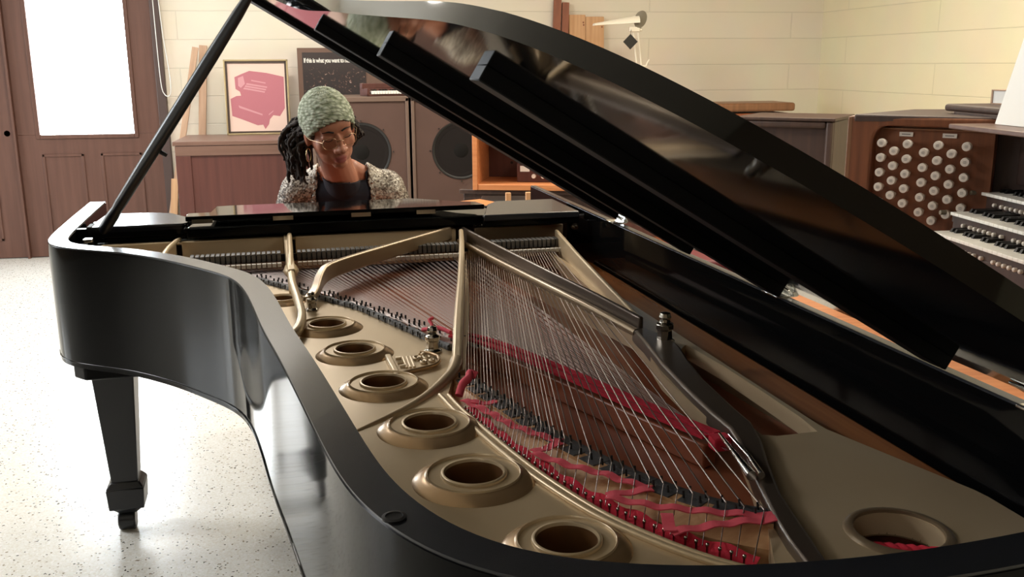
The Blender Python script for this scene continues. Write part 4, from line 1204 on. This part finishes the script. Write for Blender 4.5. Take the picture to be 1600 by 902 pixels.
for i in range(61):
    u = i/60
    tx_ = -.43 + .955*u**1.0
    ctr = lbq[i]
    for k in (-1, 0, 1):
        dx = k*.0028
        a = L(tx_+dx, 2.785, .903); b = L(ctr.x+dx, ctr.y, .893)
        d_ = (b-a)
        end = b + d_.normalized()*(.085 if i < 40 else .05)
        end.z = .893
        if (k == 0 and nsingle < 58) or (nsingle < 69 and i >= 40 and k == 1 and False):
            bm = B(); cyl(bm, a, b, .0005, None, 5); cyl(bm, b, end, .0005, None, 4)
            obj('string', bm, M['string'], PIANO, smooth=True); nsingle += 1
        else:
            cyl(rest, a, b, .00042, None, 4); cyl(rest, b, end, .0004, None, 4)
o = obj('string_fan', rest, M['string'], PIANO); o['kind'] = 'stuff'

# dampers: black heads over white felts
bm = B(); box(bm, (-.0052,-.024,-.012), (.0052,.016,.010)); dh0 = obj('damper', bm, M['damper'], PIANO, bevel=.0012, loc=(0,0,0))
bm = B(); frustum(bm, (0,-.060), (.0100,.014), -.020, (0,-.060), (.0105,.012), -.010); df0 = obj('damper_felt', bm, M['whitefelt'], dh0)
bm = B(); box(bm, (-.0049,-.0246,-.004), (.0049,-.0238,.0092)); dt0 = obj('damper_front', bm, M['dampface'], dh0)
bm = None
xs = [-.215+.0133*i for i in range(18)] + [.065+.0133*i for i in range(34)] + [.588+.0133*i for i in range(17)]
for i, x in enumerate(xs):
    q = L(x, 2.665, .928)
    if i == 0: dh0.location = q
    else:
        c = dup(dh0, PIANO, q); dup(df0, c); dup(dt0, c)
bm = B(); box(bm, L(-.23,2.69,.905), L(.545,2.70,.925)); box(bm, L(.585,2.69,.905), L(.81,2.70,.925)); obj('damper_rail', bm, M['matte'], PIANO)

# cast emblem on the plate
bm = B()
box(bm, (-.004,-.005,0), (.118,.007,.010), Matrix.Translation(L(.192,1.718,ZP)) @ Matrix.Rotation(R(-89),4,'Z'))
EM = obj('emblem', bm, M['gold'], PIANO, bevel=.003)
bm = B(); prism(bm, [L2(p) for p in ((.196,1.716),(.196,1.612),(.262,1.640),(.276,1.655),(.279,1.68),(.272,1.705),(.258,1.722),(.235,1.730))], [], ZP-.001, ZP+.004); obj('emblem_field', bm, M['gold'], EM, bevel=.002)
bm = B()
tube(bm, catmull([L(.198,1.610,ZP+.006),L(.240,1.628,ZP+.006),L(.266,1.642,ZP+.006),L(.279,1.66,ZP+.007),L(.282,1.69,ZP+.007),L(.272,1.712,ZP+.007),L(.255,1.727,ZP+.006)], 5), .0035, 8)
obj('emblem_border', bm, M['copperring'], EM, smooth=True)
bm = B()
for x, y in ((.205,1.70),(.205,1.675),(.206,1.65)): tube(bm, [L(x,y,ZP+.006),L(x+.010,y-.002,ZP+.007)], .0035, 6)
for x in (.219,.226,.233): tube(bm, [L(x,1.705,ZP+.006),L(x-.002,1.64,ZP+.006)], .0024, 6)
def curl(cx, cy, r0, turns, ph, sgn=1):
    return [L(cx+sgn*r0*(1-k/26)*math.cos(ph+turns*2*PI*k/20), cy+1.5*r0*(1-k/26)*math.sin(ph+turns*2*PI*k/20), ZP+.007) for k in range(21)]
for c_ in ((.243,1.69,.008,1.2,0,1),(.250,1.665,.007,1.1,2,-1),(.262,1.69,.009,1.3,1,1),(.268,1.67,.005,1.0,3,1),(.256,1.712,.005,1.0,0,-1)):
    tube(bm, curl(*c_), .0026, 6)
obj('emblem_scroll', bm, M['gold'], EM, smooth=True)

# ------------------------------------------------------------------ lid, flap, hinges, prop
TH = R(31.34)
LM = Matrix(((-math.cos(TH),0,math.sin(TH),.944-PO.x),(0,1,0,-PO.y),(math.sin(TH),0,math.cos(TH),1.011),(0,0,0,1)))   # (s, y, n)
LV = 2.570
lo = [(.944-p.x+.004, p.y-(.004 if p.y < .9 else 0)) for p in OUT if p.y < LV]
lo = [(s_, y) for s_, y in lo]
lid_out = [(lo[0][0], LV)] + lo + [(lo[-1][0], LV)]
lid_out = clean([(max(s_, 0.0), y if s_ > .10 else (min(y, .652) if y < 1.0 else y)) for s_, y in lid_out])
bm = B(); prism(bm, lid_out, [], 0, .022, LM)
LID = obj('lid', bm, M['lidlac'], PIANO, bevel=.006, seg=3)
for s_end, v0, v1, dp in ((.974,1.967,2.02,.0177),(.880,1.565,1.62,.0228),(.813,1.105,1.16,.0202),(1.50,2.457,2.5685,.0102)):
    bm = B(); box(bm, (.03, v0, -dp), (s_end, v1, .001), LM); obj('lid_batten', bm, M['batten'], LID, bevel=.002)
flap = [(s_, 2*LV-y) for s_, y in lid_out if False]
fl_o = [(0.0, LV-.002), (0.0, 2.15), (lo[0][0]-.30, 2.15), (lo[0][0]-.22, 2.30), (lo[0][0]-.03, 2.46), (lo[0][0], LV-.002)]
bm = B(); prism(bm, fl_o, [], .025, .045, LM); obj('front_lid_flap', bm, M['lidlac'], PIANO, bevel=.005)
bm = B(); box(bm, (.02, LV-.006, .022), (lo[0][0]-.02, LV-.001, .028), LM); obj('piano_hinge', bm, M['bolt'], PIANO)
for y in (2.52, 1.62, .95):
    bm = B()
    cyl(bm, L(.953,y-.035,1.008), L(.953,y+.035,1.008), .0075, None, 14)
    box(bm, L(.915,y-.03,.999), L(.953,y+.03,1.003))
    box(bm, (.0,y-.03,-.004), (.05,y+.03,-.0005), LM)
    h = obj('lid_hinge', bm, M['chrome'], PIANO, bevel=.001)
# prop stick
s0 = L(-.468,2.845,.975); s1 = L(-.018,2.27,1.585)
d_ = (s1-s0)
bm = B()
q = Vector((0,0,1)).rotation_difference(d_.normalized())
MS = Matrix.Translation(s0) @ q.to_matrix().to_4x4()
ln = d_.length
prof = [(.0145,.0),(.0165,.02),(.0165,.10),(.014,.13),(.0155,.16),(.0165,.4),(.0155,.75),(.013,ln-.06),(.011,ln-.02),(.009,ln)]
lathe(bm, prof, 12, MS)
PS = obj('prop_stick', bm, M['satin'], PIANO, smooth=True)
bm = B(); cyl(bm, s0+d_*.425+Vector((.012,.0,-.012)), s0+d_*.425+Vector((.026,-.006,-.020)), .006, .005, 10); obj('stick_peg', bm, M['matte'], PS)
bm = B(); box(bm, (-.016,-.03,-.02), (.0,.035,.05), Matrix.Translation(L(-.482,2.845,.955))); obj('prop_bracket', bm, M['matte'], PIANO, bevel=.003)
for y, z in ((2.83,.985),(2.86,.985),(2.845,.965)):
    bm = B(); lathe(bm, [(.0045,0),(.004,.002),(.0004,.003)], 10, Matrix.Translation(L(-.466,y,z)) @ Matrix.Rotation(PI/2,4,'Y')); obj('bracket_screw', bm, M['chrome'], PIANO, smooth=True)
bm = B(); box(bm, L(-.478,2.64,.992), L(-.455,2.665,1.000)); obj('rim_latch', bm, M['chrome'], PIANO, bevel=.002)
bm = B(); lathe(bm, [(.012,0),(.0125,.0022),(.009,.003),(.0085,.0018),(.0004,.0015)], 20); obj('rubber_button', bm, M['matte'], PIANO, smooth=True, loc=L(.098,.872,1.0))
bm = B(); cyl(bm, L(.875,2.712,.96), L(.875,2.705,.96), .011, None, 14); cyl(bm, L(.875,2.705,.96), L(.875,2.692,.958), .006, None, 10); obj('lid_lock', bm, M['bolt'], PIANO)

# ------------------------------------------------------------------ the pianist
PERSON = thing('person', (-.02, 3.62, 0), 'seated person in sage knit headwrap and sequin jacket playing the piano, eyes lowered', 'person')
PB = Vector((-.02, 3.62, 0))
HC = Vector((-.056, 3.150, 1.230))
HM = Matrix.Translation(HC) @ Matrix.Rotation(R(20),4,'Z') @ Matrix.Rotation(R(15),4,'X') @ Matrix.Rotation(R(-12),4,'Y')
def ball(bm, c, rad, M0=None, seg=20, rot=None):
    m = Matrix.Translation(c)
    if rot is not None: m = m @ rot
    m = m @ Matrix.Diagonal((rad[0], rad[1], rad[2], 1))
    if M0 is not None: m = M0 @ m
    bmesh.ops.create_uvsphere(bm, u_segments=seg, v_segments=max(8, seg*2//3), radius=1, matrix=m)
def caps(bm, p0, r0, p1, r1, n=14, M0=None):
    p0, p1 = Vector(p0), Vector(p1)
    if M0 is not None: p0, p1 = M0 @ p0, M0 @ p1
    cyl(bm, p0, p1, r0, r1, n)
    ball(bm, p0, (r0,)*3, seg=n); ball(bm, p1, (r1,)*3, seg=n)
def chain(bm, pts, rads, n=14, M0=None):
    for i in range(len(pts)-1): caps(bm, pts[i], rads[i], pts[i+1], rads[i+1], n, M0)

bm = B()
# head (x right, -y forward, z up)
H = lambda c, r_, rot=None, seg=24: ball(bm, c, r_, HM, seg, rot)
H((0,.012,.030), (.073,.094,.088), seg=32)            # skull
H((0,-.012,-.012), (.066,.074,.080), seg=32)          # face block
H((0,-.028,-.054), (.056,.051,.050), seg=28)          # jaw
H((0,-.060,-.090), (.025,.020,.018))                  # chin
H((.037,-.046,-.022), (.027,.026,.030)); H((-.037,-.046,-.022), (.027,.026,.030))   # cheeks
H((0,-.070,.038), (.052,.020,.030))                   # brow
H((0,-.090,-.006), (.0095,.013,.028), Matrix.Rotation(R(-16),4,'X'))   # nose bridge
H((0,-.103,-.030), (.0145,.0145,.0125))               # nose tip
H((.0145,-.092,-.033), (.0105,.012,.0095)); H((-.0145,-.092,-.033), (.0105,.012,.0095))
H((.031,-.071,.010), (.0185,.012,.0125)); H((-.031,-.071,.010), (.0185,.012,.0125))  # closed lids
H((0,-.080,-.0605), (.0215,.0095,.0070)); H((0,-.078,-.0735), (.0190,.0100,.0085))   # lips
H((0,-.068,-.055), (.030,.018,.024))
for s in (-1, 1): H((s*.073,.008,-.006), (.010,.020,.031), Matrix.Rotation(R(10*s),4,'Z'))
# neck, torso
nk = HM @ Vector((0,.028,-.055))
caps(bm, nk, .050, (-.024,3.345,1.045), .056, 20)
for s in (-1, 1): caps(bm, (-.022+s*.026,3.365,1.085), .036, (-.022+s*.098,3.415,1.040), .034)
ball(bm, (-.022,3.42,1.005), (.135,.085,.075)); ball(bm, (-.022,3.46,.93), (.135,.098,.14))
ball(bm, (-.022,3.555,.78), (.118,.095,.16)); ball(bm, (-.022,3.64,.60), (.155,.125,.125))
for s, sh in ((-1,(-.168,3.425,1.005)), (1,(.122,3.425,1.005))):
    cx = -.022
    caps(bm, (cx+s*.05,3.40,1.035), .045, sh, .056)
    el = (sh[0]+s*.075, 3.46, .80); wr = (cx+s*.165, 3.325, .800)
    chain(bm, [sh, (sh[0]+s*.042,3.445,.91), el], [.058,.050,.040])
    chain(bm, [el, ((el[0]*.6+wr[0]*.4),3.41,.80), wr], [.040,.038,.026])
    # hand: palm and five separate curved fingers resting on the keys
    pc = Vector((cx+s*.150, 3.26, .793))
    caps(bm, wr, .024, pc+Vector((0,.02,0)), .021)
    for k, (dx, ln_) in enumerate(((-.030,.052),(-.011,.064),(.009,.067),(.028,.060))):
        # from little finger outwards to index on the inner side
        xx = pc.x - s*dx*-1.0
        kn = Vector((pc.x + s*(-dx), pc.y-.014, .797))
        a1 = kn + Vector((s*(-dx)*.22, -ln_*.50, .006)); a2 = a1 + Vector((0, -ln_*.36, -.018)); a3 = a2 + Vector((0, -ln_*.16, -.026))
        chain(bm, [pc+Vector((s*(-dx)*.5,.012,.0)), kn, a1, a2, a3], [.015,.0115,.0095,.0085,.0072], 10)
    th = [pc+Vector((-s*.018,.020,-.004)), pc+Vector((-s*.040,.004,-.010)), pc+Vector((-s*.052,-.020,-.022)), pc+Vector((-s*.054,-.040,-.040))]
    chain(bm, th, [.015,.0125,.0105,.0085], 10)
    # legs
    hip = (cx+s*.085,3.62,.565); kn_ = (cx+s*.12,3.24,.525); an = (cx+s*.12,3.30,.10)
    chain(bm, [hip, (cx+s*.105,3.42,.55), kn_], [.088,.074,.056])
    chain(bm, [kn_, (cx+s*.12,3.29,.33), an], [.054,.054,.036])
    chain(bm, [an, (cx+s*.12,3.22,.045), (cx+s*.125,3.10,.034)], [.036,.036,.028])
me = bpy.data.meshes.new('body_raw'); bm.to_mesh(me); bm.free()
raw = bpy.data.objects.new('body_raw', me); COL.objects.link(raw)
md = raw.modifiers.new('rm', 'REMESH'); md.mode = 'VOXEL'; md.voxel_size = .0036
md = raw.modifiers.new('sm', 'SMOOTH'); md.factor = .5; md.iterations = 5
dg = bpy.context.evaluated_depsgraph_get()
bme = bpy.data.meshes.new_from_object(raw.evaluated_get(dg))
bpy.data.objects.remove(raw)
bme.name = 'body'
bme.materials.clear()
for m in ('skin', 'lips', 'trousers', 'blackplastic'): bme.materials.append(M[m])
HI = HM.inverted()
for p in bme.polygons:
    p.use_smooth = True
    c = p.center
    h = HI @ c
    e = (h.x/.0235)**2 + ((h.z+.067)/.0125)**2
    if h.y < -.074 and e < 1: p.material_index = 1
BVERTS = [v.co.copy() for v in bme.vertices]
BNORM = [v.normal.copy() for v in bme.vertices]
def garment(name, m, sel, off, jit=0, thick=.002):
    """cloth that follows the body: chosen faces lifted along their normals"""
    vid = {}; vs = []; fs = []
    for p in bme.polygons:
        if sel(p.center):
            f_ = []
            for i in p.vertices:
                if i not in vid:
                    vid[i] = len(vs)
                    n_ = BNORM[i]
                    vs.append(BVERTS[i] + n_*(off + (random.uniform(-jit, jit) if jit else 0)) - PB)
                f_.append(vid[i])
            fs.append(f_)
    g = bpy.data.meshes.new(name); g.from_pydata(vs, [], fs); g.update()
    for p in g.polygons: p.use_smooth = True
    g.materials.append(m)
    o_ = bpy.data.objects.new(name, g); link(o_, PERSON)
    md_ = o_.modifiers.new('th', 'SOLIDIFY'); md_.thickness = thick; md_.offset = -1
    return o_
CX = -.022
def s_tee(c):
    if c.z < .56 or c.y < 3.24: return False
    if abs(c.x-CX) > .165: return False
    if c.y < 3.42:
        lim = 1.052 + .55*max(0, abs(c.x-CX)-.035)
        return c.z < min(lim, 1.096) and not (((c.x-CX)/.075)**2 + ((c.y-3.36)/.09)**2 < 1 and c.z > 1.048)
    return c.z < 1.085
def s_jacket(c):
    if c.y < 3.30: return False
    ax = abs(c.x-CX)
    if ax > .165: return c.z > .80-.02 or c.z > .9
    if c.z > 1.095 or c.z < .66: return False
    if c.y < 3.47:
        return ax > .088 - .10*max(0, c.z-1.0)
    return c.z < 1.085
def s_trouser(c): return c.z < .60 and c.z > .09
def s_shoe(c): return c.z <= .095
body = bpy.data.objects.new('body', bme)
garment('t_shirt', M['tee'], s_tee, .006)
garment('jacket', M['sequin'], s_jacket, .013, .0022, .004)
garment('trousers', M['trousers'], s_trouser, .006)
garment('shoe', M['blackplastic'], lambda c: s_shoe(c) and c.x < CX, .004); garment('shoe', M['blackplastic'], lambda c: s_shoe(c) and c.x >= CX, .004)
bme.transform(Matrix.Translation(-PB))
link(body, PERSON)
def pobj(name, bm, m, smooth=True, parent=None, **k):
    bmesh.ops.translate(bm, vec=-PB, verts=bm.verts)
    return obj(name, bm, m, parent or PERSON, smooth=smooth, **k)
# jacket front edges: bands of large sequins
for s in (-1, 1):
    bm = B()
    for k in range(70):
        z = 1.055 - .0034*k
        x = CX + s*(.090 + .010*random.random() - .06*max(0, z-1.0)) 
        y = 3.362 + .012*math.sin(k) - (.012 if z < .98 else 0) + .02*max(0, z-1.0)*3
        ball(bm, (x + s*.010*random.random(), y-.012*random.random(), z), (.0042,.002,.0042), seg=8)
    pobj('sequin_edge', bm, M['steel'])
# headwrap: thick knitted shell over the skull
bm = B()
U, Vn = 72, 40
rows = []
for j in range(Vn+1):
    th_ = PI*.62*j/Vn
    row = []
    for i in range(U):
        ph = 2*PI*i/U
        x, y, z = math.sin(th_)*math.cos(ph), math.sin(th_)*math.sin(ph), math.cos(th_)
        rr = 1 + .022*math.sin(23*ph+3*math.sin(j*.7)) * math.sin(j*1.55) + random.uniform(-.006,.006)
        row.append(Vector((.081*x*rr, .012+.106*y*rr, .036+.098*z*rr)))
    rows.append(row)
vv = [[bm.verts.new(HM @ p) for p in r_] for r_ in rows]
for j in range(Vn):
    for i in range(U):
        q = [rows[j][i], rows[j][(i+1)%U], rows[j+1][(i+1)%U], rows[j+1][i]]
        c = sum(q, Vector())/4
        fw = -c.y
        if c.z > max(-.055, .060 - .80*(.085-fw) - .10*abs(c.x)):
            try: bm.faces.new((vv[j][i], vv[j][(i+1)%U], vv[j+1][(i+1)%U], vv[j+1][i]))
            except ValueError: pass
bmesh.ops.delete(bm, geom=[v for v in bm.verts if not v.link_faces], context='VERTS')
o = pobj('headwrap', bm, M['knit'])
md = o.modifiers.new('th', 'SOLIDIFY'); md.thickness = .008; md.offset = 0
# hair: locs hanging from behind the wrap
bm = B()
random.seed(11)
for k in range(110):
    a = random.uniform(R(-10), R(190))            # around the back
    side = -1 if random.random() < .78 else 1
    root = Vector((side*random.uniform(.045,.080), random.uniform(.0,.085), random.uniform(-.04,.045)))
    p0 = HM @ root
    out = Vector((side*random.uniform(.004,.034) - (.014 if side < 0 else 0), random.uniform(.005,.05), 0))
    ln_ = random.uniform(.09,.150) if side < 0 else random.uniform(.03,.07)
    pts = [p0, p0+out*.9+Vector((0,0,-.02)), p0+out*1.25+Vector((random.uniform(-.012,.012),0,-.5*ln_)), p0+out*1.1+Vector((random.uniform(-.02,.02),random.uniform(-.01,.02),-ln_))]
    q = catmull(pts, 5)
    q = [v + Vector((random.uniform(-.004,.004), random.uniform(-.004,.004), random.uniform(-.002,.002))) for v in q]
    tube(bm, q, .006, 7, rads=[(.0062+.0016*math.sin(i*1.9+k))*(1-.5*(i/len(q))**3) for i in range(len(q))])
ball(bm, (0,.045,-.012), (.078,.060,.062), HM)
for s in (-1, 1): ball(bm, (s*.064,-.012,.024), (.013,.030,.036), HM)
pobj('hair', bm, M['hair'])
# brows, lashes
for s in (-1, 1):
    bm = B(); tube(bm, [HM @ Vector((s*x, y, z)) for x, y, z in ((.013,-.090,.027),(.028,-.0885,.033),(.046,-.076,.029))], .0024, 6, rads=[.0024,.0026,.0013]); pobj('eyebrow', bm, M['brow'])
    bm = B(); tube(bm, [HM @ Vector((s*x, y, z)) for x, y, z in ((.015,-.0795,.004),(.024,-.0835,.0005),(.034,-.0835,.0),(.043,-.0785,.003),(.049,-.071,.006))], .0013, 5); pobj('eyelash', bm, M['brow'])
# spectacles
bm = B()
for s in (-1, 1):
    ring = []
    for i in range(24):
        a = 2*PI*i/24
        x = s*.0325 + .0225*math.copysign(abs(math.cos(a))**.75, math.cos(a)); z = -.002 + .0175*math.copysign(abs(math.sin(a))**.75, math.sin(a))
        ring.append(HM @ Vector((x, -.101+.30*max(0, abs(x)-.03), z)))
    tube(bm, ring + ring[:2],   .0009, 6, cap=False)
    tube(bm, [HM @ Vector((s*.055,-.093,.004)), HM @ Vector((s*.078,-.04,.004)), HM @ Vector((s*.080,.01,.002))],   .0009, 6)
tube(bm, [HM @ Vector((x, -.1035, .002+.003*math.cos(x*200))) for x in (-.0105,-.005,0,.005,.0105)], .0012, 6)
pobj('glasses', bm, M['wire'])
# hoop earring on the visible ear
bm = B(); c = HM @ Vector((-.079,-.004,-.038))
tube(bm, [c + Vector((.014*math.sin(2*PI*i/20)*.5, .010*math.sin(2*PI*i/20), -.021+.021*math.cos(2*PI*i/20))) for i in range(22)], .0014, 6); pobj('earring', bm, M['brass'])

# piano bench
t = thing('piano_bench', (-.03, 3.70, 0), 'black piano bench under the seated pianist', 'bench', rz=R(4.5))
bm = B(); box(bm, (-.36,-.15,.42), (.36,.18,.474)); obj('seat', bm, M['matte'], t, bevel=.015, seg=3)
for sx in (-.32,.32):
    for sy in (-.12,.15):
        bm = B(); frustum(bm, (sx,sy), (.032,.032), 0, (sx,sy), (.05,.05), .42); obj('leg', bm, M['lacquer'], t, bevel=.003)
# ------------------------------------------------------------------ light, world, camera
def area(name, loc, rot, sx, sy, power, col=(1,1,1)):
    l = bpy.data.lights.new(name, 'AREA'); l.shape = 'RECTANGLE'; l.size = sx; l.size_y = sy; l.energy = power; l.color = col
    o = bpy.data.objects.new(name, l); COL.objects.link(o); o.location = loc; o.rotation_euler = rot
    return o
area('ceiling_or_fill_light', (-.8, 5.4, 3.0), (0,0,0), 1.2, .6, 92, (1,.95,.88))
area('ceiling_or_fill_light', (2.0, 4.6, 3.0), (0,0,0), 1.2, .6, 80, (1,.89,.72))
area('ceiling_or_fill_light', (-3.3, 3.5, 3.0), (0,0,0), 1.4, .8, 105, (.98,.98,1))
area('ceiling_or_fill_light', (2.9, 2.0, 3.0), (0,0,0), 1.2, .6, 60, (1,.95,.84))
area('ceiling_or_fill_light', (-2.6, -2.4, 3.0), (0,0,0), 1.4, .8, 30, (1,.96,.9))  # unseen fill added behind the camera to brighten the pianist's face
W = bpy.data.worlds.new('room_air'); SC.world = W; W.use_nodes = True
W.node_tree.nodes['Background'].inputs[0].default_value = (1,.97,.92,1)
W.node_tree.nodes['Background'].inputs[1].default_value = .25
cam = bpy.data.cameras.new('camera'); co = bpy.data.objects.new('camera', cam); COL.objects.link(co)
cam.sensor_width = 36; cam.lens = 1502/1600*36; cam.clip_start = .05
yaw, pitch, roll = R(9.56), R(13.17), R(.38)
f = Vector((math.sin(yaw)*math.cos(pitch), math.cos(yaw)*math.cos(pitch), -math.sin(pitch)))
r0 = Vector((math.cos(yaw), -math.sin(yaw), 0)); u0 = r0.cross(f)
r = r0*math.cos(roll) - u0*math.sin(roll); u = u0*math.cos(roll) + r0*math.sin(roll)
co.matrix_world = Matrix(((r.x,u.x,-f.x,0),(r.y,u.y,-f.y,0),(r.z,u.z,-f.z,1.435),(0,0,0,1)))
SC.camera = co
SC.view_settings.view_transform = 'Standard'
SC.view_settings.look = 'None'
SC.view_settings.exposure = 0.0
SC.view_settings.gamma = 1.0
SC.view_settings.use_curve_mapping = False
